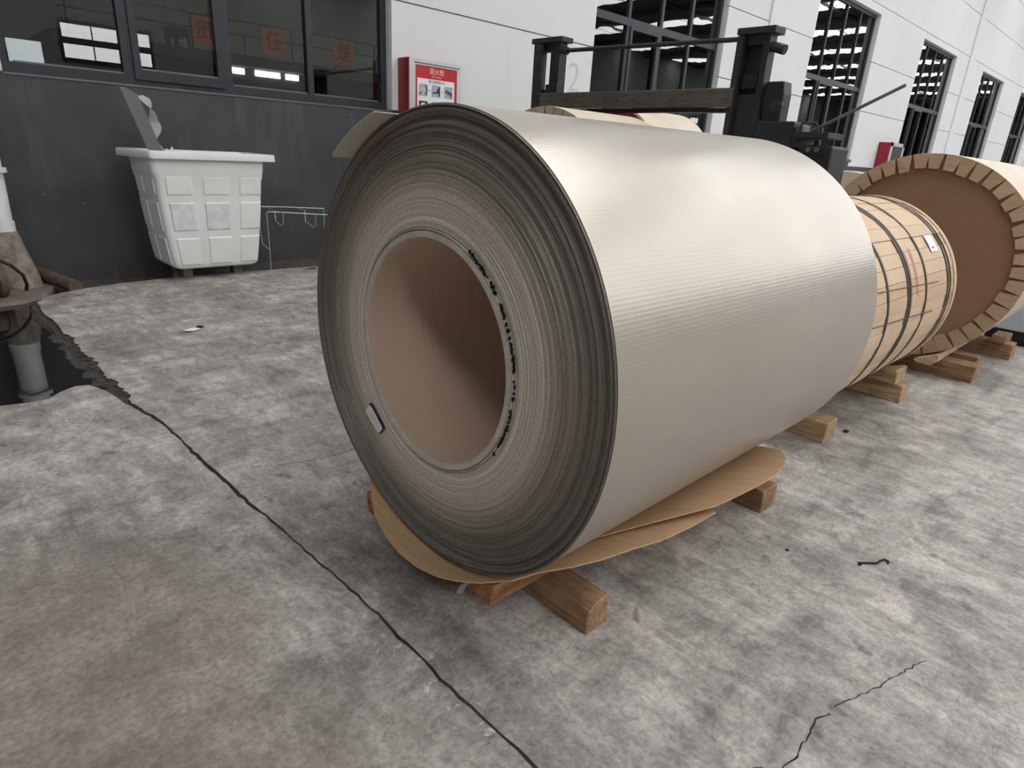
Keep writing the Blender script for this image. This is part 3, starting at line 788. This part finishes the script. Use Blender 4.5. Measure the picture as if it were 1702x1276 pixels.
for x in (1.760, 2.000, 2.028, 2.240, 2.575, 2.615):
    bm = bmesh.new(); R_ = C2R + .0045
    lathe_x(bm, [(x, R_ - .002), (x, R_), (x + .017, R_), (x + .017, R_ - .002), (x, R_ - .002)], C2Y, C2Z, 96)
    obj('strap', bm, M['strap'], c2, smooth=40)
for a, x0, x1 in ((radians(160.5), 1.62, 2.43), (radians(176.5), 1.62, 2.39)):
    bm = bmesh.new(); R_ = C2R + .003
    tube(bm, [(x0, C2Y + R_ * cos(a), C2Z + R_ * sin(a)), (x1, C2Y + R_ * cos(a + .07), C2Z + R_ * sin(a + .07))], .0022, 5)
    obj('cut_seam', bm, M['strap'], c2)
def on_c2(bm_fn): pass
def curved_patch(x0, x1, a0, a1, R_, th=.001, seg=6):
    bm = bmesh.new(); g = []
    for k in range(seg + 1):
        a = a0 + (a1 - a0) * k / seg
        g.append([bm.verts.new((x, C2Y + r * cos(a), C2Z + r * sin(a))) for x, r in ((x0, R_), (x0, R_ + th), (x1, R_ + th), (x1, R_))])
    for A_, B_ in zip(g, g[1:]):
        for i in range(4): bm.faces.new((A_[i], A_[(i + 1) % 4], B_[(i + 1) % 4], B_[i]))
    bm.faces.new(g[0]); bm.faces.new(g[-1][::-1]); return bm
lb = obj('shipping_label', curved_patch(2.405, 2.51, radians(137), radians(147.3), C2R + .0045), M['paper'], c2); lb['label'] = 'white shipping label'
obj('label_print', curved_patch(2.43, 2.47, radians(144.6), radians(145.2), C2R + .0056, .0004, 2), M['ink'], lb)
bm = bmesh.new()
for i in range(36):
    a = radians(143) + radians(26) * i / 36
    for x0, L in ((2.055, .012), (2.115, .028)):
        R_ = C2R + .0027; hw = .0035
        v = [bm.verts.new((x, C2Y + R_ * cos(a + da), C2Z + R_ * sin(a + da))) for x, da in ((x0, -hw), (x0 + L, -hw), (x0 + L, hw), (x0, hw))]
        bm.faces.new(v)
mk = obj('printed_marking', bm, M['redprint'], c2); mk['kind'] = 'stuff'
timber('timber bearer end showing between the metal coil and the strapped coil', 1.825, 1.945, -.30, .40, 0, .089, M['wood_p'])
timber('lower timber bearer under the far end of the strapped coil', 2.66, 2.78, -.345, .40, 0, .089, M['wood_p'])
timber('short timber chock on the bearer under the far end of the strapped coil', 2.62, 2.78, -.315, -.19, .099, .155, M['wood_p'],
       prof=[(-.315, .099), (-.19, .099), (-.19, .135), (-.30, .17), (-.315, .165)], axis='x')

# ================================================================== TABBED COILS
def tabbed_coil(label, x0, x1, cy, cz, R, ntab, body, facem, tabm, depth, seed, hub=None):
    r_ = random.Random(seed)
    t = thing('wrapped_coil', label, 'coil', ((x0 + x1) / 2, cy, cz - R))
    bm = bmesh.new(); lathe_x(bm, [(x0, R), (x0 + .02, R + .002), (x1, R), (x1, .1)], cy, cz, 128); obj('wrapping', bm, body, t, smooth=50)
    bm = bmesh.new(); lathe_x(bm, [(x0 + .006, .005), (x0 + .006, R - .002)], cy, cz, 96); obj('end_cover', bm, facem, t, smooth=50)
    for i in range(ntab):
        a = 2 * pi * (i + r_.uniform(-.06, .06)) / ntab; wd = 2 * pi / ntab * .5 * r_.uniform(.94, 1.0)
        dp = depth * r_.uniform(.9, 1.1); sk = r_.uniform(-.10, .10) * wd; lf = r_.uniform(.004, .014)
        bm = bmesh.new()
        q = [(R, a - wd, 0.0), (R, a + wd, 0.0), (R - dp, a + wd * .74 + sk, lf), (R - dp, a - wd * .74 + sk, lf * r_.uniform(.6, 1.2))]
        f_ = [bm.verts.new((x0 - .001 - l, cy + r * cos(b), cz + r * sin(b))) for r, b, l in q]
        bk = [bm.verts.new(v.co + Vector((.003, 0, 0))) for v in f_]
        bm.faces.new(f_); bm.faces.new(bk[::-1])
        for k in range(4): bm.faces.new((f_[k], bk[k], bk[(k + 1) % 4], f_[(k + 1) % 4]))
        obj('fold_tab', bm, tabm, t)
    return t
C3 = tabbed_coil('large kraft-wrapped coil showing its round brown end with folded tabs', 3.25, 4.55, -.070, .648, .548, 44, M['cream'], M['brown'], M['tab'], .082, 5)
timber('reddish timber bearer under the front of the brown-ended coil', 3.39, 3.50, -.505, .45, 0, .098, M['wood_x'] if False else M['wood_y'])
timber('grey timber bearer under the rear of the brown-ended coil', 4.19, 4.33, -.545, .45, 0, .10, M['wood_y'])
timber('pale-topped timber chock end below the brown-ended coil', 3.17, 4.5, 0, 0, .099, .18, M['wood_p'], 'x',
       prof=[(-.36, .135), (-.33, .099), (-.26, .099), (-.24, .115), (-.355, .165)])
timber('dark narrow timber lying behind the reddish bearer of the brown-ended coil', 3.62, 3.68, -.47, .3, 0, .10, M['wood_y'])
timber('thin timber chock on the grey bearer of the brown-ended coil', 4.16, 4.34, -.50, -.42, .101, .15, M['wood_y'])

# second row, nearer the wall
CA = tabbed_coil('kraft-wrapped coil with slit edge tabs behind the top of the metal coil', 2.80, 3.72, 2.40, .705, .70, 46, M['cream'], M['brown'], M['taupe'], .09, 8)
cb = thing('red_hub_coil', 'cream coil with a red disc end beyond the metal coil', 'coil', (4.8, 2.95, 0))
bm = bmesh.new(); lathe_x(bm, [(4.35, .478), (4.35, .5), (5.3, .5), (5.3, .1)], 2.95, 1.035, 96); obj('wrapping', bm, M['cream'], cb, smooth=40)
bm = bmesh.new(); lathe_x(bm, [(4.354, .06), (4.354, .48)], 2.95, 1.035, 96); obj('red_disc', bm, M['redhub'], cb, smooth=40)
bm = bmesh.new(); box(bm, 4.42, 4.57, 2.6, 3.3, 0, .60, .01); obj('cradle', bm, M['wood_y'], cb)
bm = bmesh.new(); box(bm, 5.0, 5.15, 2.6, 3.3, 0, .60, .01); obj('cradle', bm, M['wood_y'], cb)
cc = thing('paper_wrapped_coil', 'cream paper-wrapped coil between the black lifting frame and the brown-ended coil', 'coil', (5.4, .95, 0))
bm = bmesh.new(); lathe_x(bm, [(4.85, .06), (4.85, .535), (4.87, .54), (6.1, .54), (6.1, .1)], .93, .545, 96); obj('wrapping', bm, M['cream'], cc, smooth=40)
for x in (4.95, 5.3):
    bm = bmesh.new(); lathe_x(bm, [(x, .541), (x, .544), (x + .018, .544), (x + .018, .541)], .93, .545, 96); obj('strap', bm, M['taupe'], cc, smooth=40)
# dark object at the right edge on the floor
cr = thing('dark_floor_block', 'low black saddle on the floor at the right edge behind the brown-ended coil', 'block', (5.3, -.55, 0))
obj('base_plate', B(4.72, 5.9, -1.0, -.30, 0, .10, .006), M['black'], cr)
for y in (-.62, -.90):
    bm = bmesh.new(); prism(bm, [(4.95, .10), (5.85, .10), (5.85, .26), (5.4, .16), (4.95, .26)], 'y', y, y + .05); obj('notched_plate', bm, M['black'], cr)

# ================================================================== BLACK LIFTING FRAME
MX = 4.0
lf = thing('lifting_frame', 'black two-post lifting frame with a plank and a rod standing behind the coils', 'machine', (MX, 2.4, 0))
def post(yc0, yc1, ztop, flip):
    bm = bmesh.new()
    y0, y1 = yc0, yc1
    # flanged column with a window slot
    box(bm, MX, MX + .10, y0, y0 + .045, 0, ztop); box(bm, MX, MX + .10, y1 - .045, y1, 0, ztop)
    box(bm, MX + .012, MX + .09, y0 + .045, y1 - .045, 0, ztop - .40)
    if flip > 0: box(bm, MX + .06, MX + .09, y0 + .045, y1 - .045, ztop - .40, ztop - .07)
    else: box(bm, MX + .012, MX + .09, y0 + .045, y1 - .215, ztop - .40, ztop - .07); box(bm, MX + .012, MX + .09, y1 - .09, y1 - .045, ztop - .40, ztop - .07)
    box(bm, MX + .012, MX + .09, y0 + .045, y1 - .045, ztop - .07, ztop)
    p_ = obj('post', bm, M['slate'], lf)
    obj('cap_plate', B(MX - .02, MX + .14, y0 - .035, y1 + .02, ztop, ztop + .045, .004), M['black2'], p_)
    return p_
pr_ = post(1.36, 1.60, 1.98, 1)
pl_ = post(3.42, 3.76, 2.06, -1)
obj('guide_rail', B(MX - .035, MX - .001, 1.555, 1.60, 0, 1.97), M['black2'], pr_)
obj('guide_rail', B(MX - .035, MX - .001, 3.62, 3.72, 0, 2.05), M['black2'], pl_)
obj('slot_block', B(MX + .015, MX + .085, 1.42, 1.54, 1.62, 1.72), M['black'], pr_)
obj('lug', T([(MX + .05, 1.36, 1.90), (MX + .05, 1.26, 1.87)], .035, 10), M['black2'], pr_)
obj('lug', T([(MX + .02, 3.42, 2.0), (MX + .02, 3.34, 1.98)], .035, 10), M['black2'], pl_)
obj('bracket', B(MX - .03, MX + .06, 3.40, 3.55, 1.62, 1.70, .006), M['black'], pl_)
obj('top_rod', T([(MX + .01, 1.57, 1.955), (MX + .01, 3.40, 1.985)], .018, 10), M['black2'], lf)
obj('cross_plank', B(MX - .05, MX - .005, 1.56, 3.60, 1.488, 1.612, .003), M['beamwood'], lf)
obj('plank_lip', B(MX - .05, MX - .02, 1.56, 3.62, 1.613, 1.622), M['bead'], lf)
obj('lower_beam', B(MX - .0, MX + .09, 1.58, 3.5, 1.455, 1.487), M['black'], lf)
obj('base_beam', B(MX - .15, MX + .25, 1.30, 3.80, 0.62, .66) if False else B(MX - .1, MX + .2, 1.34, 1.62, 0.0, .05), M['black'], lf)
for y0, z0, z1, y1, x0, x1 in ((1.06, 1.05, 1.395, 1.35, MX - .02, MX + .25), (.98, 1.0, 1.33, 1.06, MX - .02, MX + .2)):
    obj('valve_block', B(x0, x1, y0, y1, z0, z1, .012), M['slate'], lf)
bm = bmesh.new(); prism(bm, [(1.20, 1.39), (1.20, 1.58), (1.215, 1.665), (1.345, 1.665), (1.36, 1.60), (1.40, 1.595), (1.40, 1.555), (1.35, 1.55), (1.345, 1.39)], 'x', MX + .03, MX + .16)
bmesh.ops.bevel(bm, geom=list(bm.edges), offset=.006, segments=1, affect='EDGES')
pump = obj('pump_body', bm, M['black'], lf)
obj('pump_port', T([(MX + .02, 1.24, 1.50), (MX + .05, 1.24, 1.50)], .045, 16), M['black2'], pump)
obj('motor_can', T([(MX + .1, 1.10, 1.12), (MX + .1, .80, 1.12)], .075, 20), M['black'], lf)
tr_ = obj('tray', B(MX - .03, MX + .25, .80, 1.02, 1.285, 1.325, .004), M['black2'], lf)
obj('tray_bow', T([(MX - .02, 1.01, 1.32), (MX - .02, 1.0, 1.385), (MX - .02, .90, 1.38), (MX - .02, .875, 1.325)], .009, 8), M['black2'], tr_)
obj('lever', T([(MX + .08, .965, 1.335), (MX + .1, .43, 1.625)], .011, 10), M['steel'], lf)
obj('bracket', B(MX, MX + .12, 1.0, 1.045, 1.24, 1.37, .006), M['steel'], lf)
obj('hydraulic_body', B(MX - .02, MX + .3, .76, 1.36, .88, 1.24, .02), M['black'], lf)
obj('pedestal', B(MX, MX + .25, .85, 1.3, 0, .88, .01), M['black'], lf)
for y in (.92, .86):
    obj('knob', T([(MX - .03, y, 1.21), (MX + .0, y, 1.21)], .018, 12), M['steel'], lf)

# ================================================================== FIRE HYDRANT CABINETS
fb = thing('fire_cabinet', 'red fire hydrant cabinet with an instruction poster on the white wall above the coil', 'fire cabinet', (3.38, 4.6, 1.1))
BX0, BX1, BZ0, BZ1, BYF = 3.06, 3.70, 1.10, 1.875, 4.50
bm = bmesh.new(); box(bm, BX0, BX1, BYF + .012, WY - .001, BZ0, BZ1, .004); obj('cabinet_body', bm, M['red'], fb)
bm = bmesh.new()
for a in ((BX0, BX1, BZ1 - .055, BZ1), (BX0, BX1, BZ0, BZ0 + .05), (BX0, BX0 + .07, BZ0 + .05, BZ1 - .055), (BX1 - .055, BX1, BZ0 + .05, BZ1 - .055)):
    box(bm, a[0], a[1], BYF, BYF + .012, a[2], a[3])
fr_ = obj('door_frame', bm, M['alu'], fb)
obj('door_gap', B(BX0 + .055, BX1 - .02, BYF - .0012, BYF, BZ1 - .043, BZ1 - .035), M['ink'], fr_)
ps = obj('poster', B(BX0 + .07, BX1 - .055, BYF + .004, BYF + .0115, BZ0 + .05, BZ1 - .055), M['posterred'], fb)
pcx = (BX0 + BX1) / 2 + .01
obj('poster_sheet', B(BX0 + .095, BX1 - .085, BYF + .003, BYF + .004, BZ0 + .10, 1.705), M['paper'], ps)
obj('title', text_on_wall('消火栓', .062, pcx, BYF + .0030, 1.772, .0006), M['cream_ink'], ps)
obj('subtitle', text_on_wall('FIRE HYDRANT', .018, pcx, BYF + .0030, 1.728, .0006), M['cream_ink'], ps)
obj('heading', text_on_wall('消火栓使用方法', .030, pcx, BYF + .0025, 1.682, .0005), M['ink'], ps)
for r in range(2):
    for c in range(3):
        x0 = BX0 + .115 + c * .155; z1 = 1.655 - r * .155
        ph = obj('picture', B(x0, x0 + .105, BYF + .002, BYF + .003, z1 - .11, z1), M['photo'] if not (r == 1 and c == 0) else M['ink'], ps)
        bm = bmesh.new(); y_ = BYF + .0016
        k_ = (r, c)
        def poly(pp): prism(bm, [(x0 + .105 * u, z1 - .11 + .11 * v) for u, v in pp], 'y', y_, y_ + .0004)
        if k_ == (0, 0):
            n = 14; o_ = [(.5 + .45 * cos(a), .5 + .46 * sin(a)) for a in [(-60 + 120 * i / n) * pi / 180 for i in range(n + 1)]]; i_ = [(.42 + .40 * cos(a), .5 + .40 * sin(a)) for a in [(60 - 120 * i / n) * pi / 180 for i in range(n + 1)]]
            poly(o_ + i_); poly([(.0, .1), (.18, .12), (.22, .38), (.1, .3)])
        elif k_ == (0, 1): poly([(.05, .38), (.55, .45), (.75, .85), (.95, .95), (.98, .1), (.85, .05), (.80, .35), (.05, .28)])
        elif k_ == (0, 2): poly([(.05, .8), (.95, .5), (.98, .2), (.6, .42), (.3, .6)]); poly([(.1, .55), (.95, .05), (.98, .12), (.15, .65)])
        elif k_ == (1, 0): pass
        elif k_ == (1, 1): poly([(.3, .3), (.4, .6), (.6, .55), (.75, .3), (.6, .1)])
        else: poly([(.05, .5), (.9, .4), (.9, .5), (.05, .6)])
        if k_ == (1, 0):
            obj('picture_figure', (lambda b: (prism(b, [(x0 + .105 * u, z1 - .11 + .11 * v) for u, v in ((.15, .55), (.3, .85), (.7, .85), (.85, .6), (.7, .45), (.6, .0), (.4, .0), (.35, .4))], 'y', y_, y_ + .0004), b)[-1])(bmesh.new()), M['paper'], ph); bm.free()
        else: obj('picture_figure', bm, M['ink'], ph)
        if c < 2: obj('arrow', B(x0 + .117, x0 + .14, BYF + .0022, BYF + .003, z1 - .058, z1 - .052), M['ink'], ps)
f2 = thing('fire_cabinet', 'distant red fire hydrant cabinet with a dark window between two tall windows', 'fire cabinet', (16.9, 4.6, 1.0))
q0, q1 = wx(16.35), wx(17.3)
bm = bmesh.new(); box(bm, q0, q1, WY - .28, WY - .001, .95, 1.80, .006); obj('cabinet_body', bm, M['red'], f2)
bm = bmesh.new()
for a in ((q0, q1, 1.72, 1.80), (q0, q1, .95, 1.02), (q0, q0 + .12, .95, 1.8), (q1 - .12, q1, .95, 1.8)): box(bm, a[0], a[1], WY - .295, WY - .28, a[2], a[3])
obj('door_frame', bm, M['alu'], f2)
obj('door_window', B(q0 + .12, q1 - .12, WY - .288, WY - .2805, 1.02, 1.72), M['ink'], f2)

# ================================================================== WHITE BIN
bt = thing('plastic_bin', 'large white moulded plastic bin against the dark grey wall', 'bin', (.95, 4.3, 0))
# corner points of the body (outer skin): top rim underside and bottom, front then back
BK = {}
RIM = [Vector((.553, 4.02, .89)), Vector((1.485, 4.085, .89)), Vector((1.45, 4.56, .89)), Vector((.45, 4.50, .89))]
TOPC = [Vector((.572, 4.065, .89)), Vector((1.392, 4.115, .89)), Vector((1.375, 4.52, .89)), Vector((.532, 4.47, .89))]
BOTC = [Vector((.655, 4.11, .088)), Vector((1.305, 4.15, .080)), Vector((1.29, 4.44, .10)), Vector((.600, 4.43, .118))]
def rrect(cs, rad, n=5):
    out = []
    for i in range(4):
        p, a, b = cs[i], cs[i - 1], cs[(i + 1) % 4]
        da, db = (a - p).normalized(), (b - p).normalized()
        p0, p1 = p + da * rad, p + db * rad
        for k in range(n + 1):
            t = k / n
            out.append(p0 * (1 - t) ** 2 + p * 2 * t * (1 - t) + p1 * t * t)
    return out
def bin_corner(t):          # t: 0 bottom .. 1 top, sides bulge a little
    s = t + .10 * sin(pi * min(1, t * 1.0)) * (1 - t)
    s = min(1, s + .06 * sin(pi * t))
    return [b.lerp(a, s) + Vector((0, 0, (b.z + (a.z - b.z) * t) - (b.z + (a.z - b.z) * s))) for b, a in zip(BOTC, TOPC)]
bm = bmesh.new(); loops = []
lv = [(0.0, -.03), (.012, -.008), (.04, 0), (.12, 0), (.25, 0), (.4, 0), (.55, 0), (.7, 0), (.82, 0), (.84, .008), (.92, .012), (1.0, .012)]
def grow(cs, d):
    c = sum(cs, Vector()) / 4; return [p + (Vector((p.x - c.x, p.y - c.y, 0)).normalized() * d) for p in cs]
for t, g_ in lv: loops.append([bm.verts.new(p) for p in rrect(grow(bin_corner(t), g_), .045)])
inner_l = [[bm.verts.new(p) for p in rrect(grow(bin_corner(t), -.014), .04)] for t in (1.0, .5, .02)]
n = len(loops[0])
allr = loops + inner_l
for A_, B_ in zip(allr, allr[1:]):
    for k in range(n): bm.faces.new((A_[k], A_[(k + 1) % n], B_[(k + 1) % n], B_[k]))
bm.faces.new(loops[0]); bm.faces.new(inner_l[-1])
obj('bin_body', bm, M['bin'], bt, smooth=45)
# flanged rim
bm = bmesh.new()
ring = lambda d, z, r=.03: [bm.verts.new(Vector((p.x, p.y, z))) for p in rrect(grow(RIM, d), r)]
RR_ = [ring(-.02, .893), ring(0, .891), ring(.003, .90), ring(0.0, .938), ring(-.006, .944), ring(-.07, .944), ring(-.075, .938), ring(-.075, .896), ring(-.02, .893)]
for A_, B_ in zip(RR_, RR_[1:]):
    for k in range(n): bm.faces.new((A_[k], A_[(k + 1) % n], B_[(k + 1) % n], B_[k]))
bmesh.ops.remove_doubles(bm, verts=bm.verts, dist=1e-5)
obj('rim', bm, M['bin'], bt, smooth=40)
# embossed squares, front and left side
def face_point(i, j, u, t, out):
    cs = bin_corner(t); p = cs[i].lerp(cs[j], u); d = cs[j] - cs[i]; nrm = Vector((d.y, -d.x, 0)).normalized()
    return p + nrm * out
def square(i, j, u0, u1, t0, t1, mat, o_=.007):
    bm = bmesh.new(); N_ = 4
    rows = []
    b = .012
    for kk in range(N_ + 1):
        f = kk / N_
        rows.append(f)
    def P(u, t, out): return bm.verts.new(face_point(i, j, u, t, out))
    base = []; top = []
    du = (u1 - u0) * .06; dt = (t1 - t0) * .06
    gb = [[P(u0 + (u1 - u0) * a / N_, t0 + (t1 - t0) * c / N_, -.004) for c in range(N_ + 1)] for a in range(N_ + 1)]
    gt = [[P(u0 + du + (u1 - u0 - 2 * du) * a / N_, t0 + dt + (t1 - t0 - 2 * dt) * c / N_, o_) for c in range(N_ + 1)] for a in range(N_ + 1)]
    for a in range(N_):
        for c in range(N_): bm.faces.new((gt[a][c], gt[a + 1][c], gt[a + 1][c + 1], gt[a][c + 1]))
    for a in range(N_):
        bm.faces.new((gb[a][0], gb[a + 1][0], gt[a + 1][0], gt[a][0])); bm.faces.new((gb[a][N_], gt[a][N_], gt[a + 1][N_], gb[a + 1][N_]))
        bm.faces.new((gb[0][a], gt[0][a], gt[0][a + 1], gb[0][a + 1])); bm.faces.new((gb[N_][a], gb[N_][a + 1], gt[N_][a + 1], gt[N_][a]))
    obj('embossed_square', bm, mat, bt, smooth=25)
for t0, t1 in ((.685, .855), (.355, .625), (.03, .30)):
    for q, (u0, u1) in enumerate(((.07, .315), (.40, .665), (.755, .985))):
        square(0, 1, u0, u1, t0, t1, M['bindirt'] if (t0 == .355 and q < 2) else M['bin'])
    for u0, u1 in ((.10, .42), (.55, .90)):
        square(3, 0, u0, u1, t0, t1, M['bin'])
for (x, y) in ((.78, 4.28), (1.18, 4.30), (.74, 4.38), (1.2, 4.4)):
    obj('foot', B(x - .035, x + .035, y - .03, y + .03, -.06, .115, .006), M['dirtpipe'], bt)
# things thrown into the bin
bm = bmesh.new()
q = [Vector((.484, 4.25, 1.342)), Vector((.500, 4.25, 1.349)), Vector((.583, 4.25, 1.311)), Vector((.70, 4.25, .935)), Vector((.80, 4.25, .60)), Vector((.725, 4.25, .55)), Vector((.61, 4.25, .935))]
fr2 = [bm.verts.new(p + Vector((0, -.004, 0))) for p in q]; bk2 = [bm.verts.new(p + Vector((.010, .02, 0))) for p in q]
bm.faces.new(fr2); bm.faces.new(bk2[::-1])
for k in range(len(q)): bm.faces.new((fr2[k], bk2[k], bk2[(k + 1) % len(q)], fr2[(k + 1) % len(q)]))
tag(obj('metal_offcut', bm, M['sheetmetal']), 'flat grey sheet metal offcut leaning upright out of the white bin', 'metal sheet')
bm = bmesh.new(); g = []
N_ = 22
for k in range(N_ + 1):
    t = k / N_; z = 1.30 - .55 * t
    x = .625 + .17 * t + .035 * sin(2.2 * pi * t + .6); wv = .034 + .024 * abs(sin(3.1 * pi * t + .5))
    if t > .55: x += .02
    ang = 2.4 * t * pi + .3
    dx, dy = wv * cos(ang), wv * .8 * sin(ang)
    g.append([bm.verts.new((x - dx, 4.33 - dy, z)), bm.verts.new((x, 4.33 + .012 * sin(9 * t), z + .008)), bm.verts.new((x + dx, 4.33 + dy, z - .01))])
for A_, B_ in zip(g, g[1:]):
    for i in range(2): bm.faces.new((A_[i], A_[i + 1], B_[i + 1], B_[i]))
bmesh.ops.solidify(bm, geom=list(bm.faces), thickness=.0015)
tag(obj('plastic_film', bm, M['film'], smooth=60), 'twisted strip of white plastic film hanging behind the grey offcut in the bin', 'film')
bm = bmesh.new(); prism(bm, [(.72, .80), (.74, .955), (.765, .945), (.782, .972), (.80, .935), (.81, .80)], 'y', 4.28, 4.285)
tag(obj('film_scrap', bm, M['film']), 'small pointed scrap of white film at the rim of the bin', 'film')

# wire rack beside the bin
wr = thing('wire_rack', 'thin galvanised wire stand with hanging loops between the white bin and the metal coil', 'rack', (1.75, 4.35, -.01))
wr_ = .0045
obj('rail', T([(1.40, 4.43, .515), (1.7, 4.43, .507), (2.06, 4.43, .488)], wr_, 6), M['wire'], wr)
obj('front_frame', T([(1.449, 4.25, -.04), (1.450, 4.25, .10), (1.451, 4.25, .28), (1.447, 4.25, .478), (1.462, 4.25, .489), (1.6, 4.25, .481), (2.02, 4.25, .450), (2.03, 4.25, .44), (2.03, 4.25, -.02)], wr_, 6), M['wire'], wr)
obj('brace', T([(1.451, 4.25, .172), (1.393, 4.25, .231), (1.391, 4.27, .36), (1.41, 4.43, .51)], wr_ * .8, 6), M['wire'], wr)
obj('back_leg', T([(2.06, 4.43, .488), (2.06, 4.43, -.02)], wr_, 6), M['wire'], wr)
for p in ([(1.534, 4.43, .505), (1.526, 4.27, .49), (1.521, 4.25, .412), (1.570, 4.25, .372), (1.585, 4.25, .385), (1.590, 4.25, .478)],
          [(1.80, 4.43, .50), (1.797, 4.27, .489), (1.789, 4.25, .399), (1.868, 4.25, .348), (1.882, 4.25, .36), (1.888, 4.25, .46)]):
    obj('hanging_loop', T(p, wr_ * .9, 6), M['wire'], wr)

# ================================================================== DOWNPIPE CORNER (left)
dp = thing('downpipe', 'white plastic downpipe standing on a muddy elbow at the left edge', 'pipe', (-.325, 4.47, 0))
obj('pipe', T([(-.315, 4.50, 3.2), (-.315, 4.50, .90), (-.32, 4.49, .40)], .085, 28), M['pipe'], dp, smooth=40)
obj('coupling', T([(-.315, 4.50, .755), (-.315, 4.50, .785)], .107, 28), M['pipe'], dp, smooth=40)
obj('coupling', T([(-.318, 4.493, .415), (-.318, 4.493, .435)], .092, 28), M['pipe'], dp, smooth=40)
obj('socket', T([(-.319, 4.492, .37), (-.319, 4.492, .414)], .093, 28), M['pipe'], dp, smooth=40)
obj('muddy_elbow', T([(-.32, 4.49, .365), (-.318, 4.485, .30), (-.305, 4.46, .20), (-.285, 4.42, .08), (-.275, 4.39, -.05)], .10, 26, r2=.135), M['dirtpipe'], dp, smooth=50)
hs = obj('rubber_hose', T([(-.75, 4.18, .30), (-.55, 4.18, .285), (-.42, 4.17, .25), (-.33, 4.17, .19), (-.275, 4.18, .12), (-.262, 4.2, .05), (-.27, 4.22, .006)], .011, 10), M['hose'])
tag(hs, 'black rubber hose curving over the muddy pipe elbow at the left edge', 'hose')
lp_ = thing('clay_pipe', 'short reddish clay pipe stub lying beside the puddle at the left edge', 'pipe', (-.5, 4.1, .0))
obj('pipe', T([(-.62, 4.02, .09), (-.405, 4.10, .095)], .082, 24), M['rust'], lp_, smooth=40)
obj('flange', T([(-.445, 4.088, .094), (-.405, 4.103, .095)], .096, 24), M['rust'], lp_, smooth=40)
bp = obj('broken_pipe', T([(-.145, 4.60, .055), (0.0, 4.12, .022)], .046, 18), M['rust'], smooth=40)
tag(bp, 'broken brown pipe length lying on the dirt at the foot of the dark wall', 'pipe')

# ================================================================== SMALL LITTER ON THE FLOOR
def lump(x, y, s, h, seed):
    r = random.Random(seed); bm = bmesh.new(); bmesh.ops.create_icosphere(bm, subdivisions=2, radius=1)
    for v in bm.verts:
        k_ = 1 + r.uniform(-.25, .25); v.co = Vector((x + v.co.x * s * k_, y + v.co.y * s * k_ * .8, h * .45 + v.co.z * h * .5))
    return bm
hk = obj('bent_wire', T([(1.030, -.722, .004), (1.026, -.716, .004), (1.034, -.712, .004), (1.045, -.722, .0035), (1.075, -.748, .0035), (1.10, -.752, .0035), (1.114, -.757, .004), (1.112, -.770, .004), (1.102, -.771, .004)], .0028, 8), M['gap'])
tag(hk, 'short bent black wire with a hooked end on the bare floor at right', 'wire')
bm = bmesh.new(); r_ = random.Random(2)
vs = [bm.verts.new((.30 + .055 * cos(a) * r_.uniform(.6, 1.1), 2.70 + .03 * sin(a) * r_.uniform(.6, 1.1), .004 + r_.uniform(0, .012))) for a in [i * pi / 4 for i in range(8)]]
bm.faces.new(vs); bmesh.ops.solidify(bm, geom=list(bm.faces), thickness=.002)
tag(obj('paper_scrap', bm, M['paper']), 'torn white paper scrap on the floor left of the metal coil', 'paper')
tag(obj('pebble', lump(.352, 2.735, .02, .018, 3), M['gap']), 'dark crumb just beside the torn white paper scrap', 'pebble')
tag(obj('pebble', lump(2.04, -.312, .014, .010, 4), M['gap']), 'dark pebble on the floor right of the timber end between the coils', 'pebble')
tag(obj('pebble', lump(.93, -.545, .006, .005, 5), M['gap']), 'tiny dark pebble on the floor between the rear bearer and the bent wire', 'pebble')
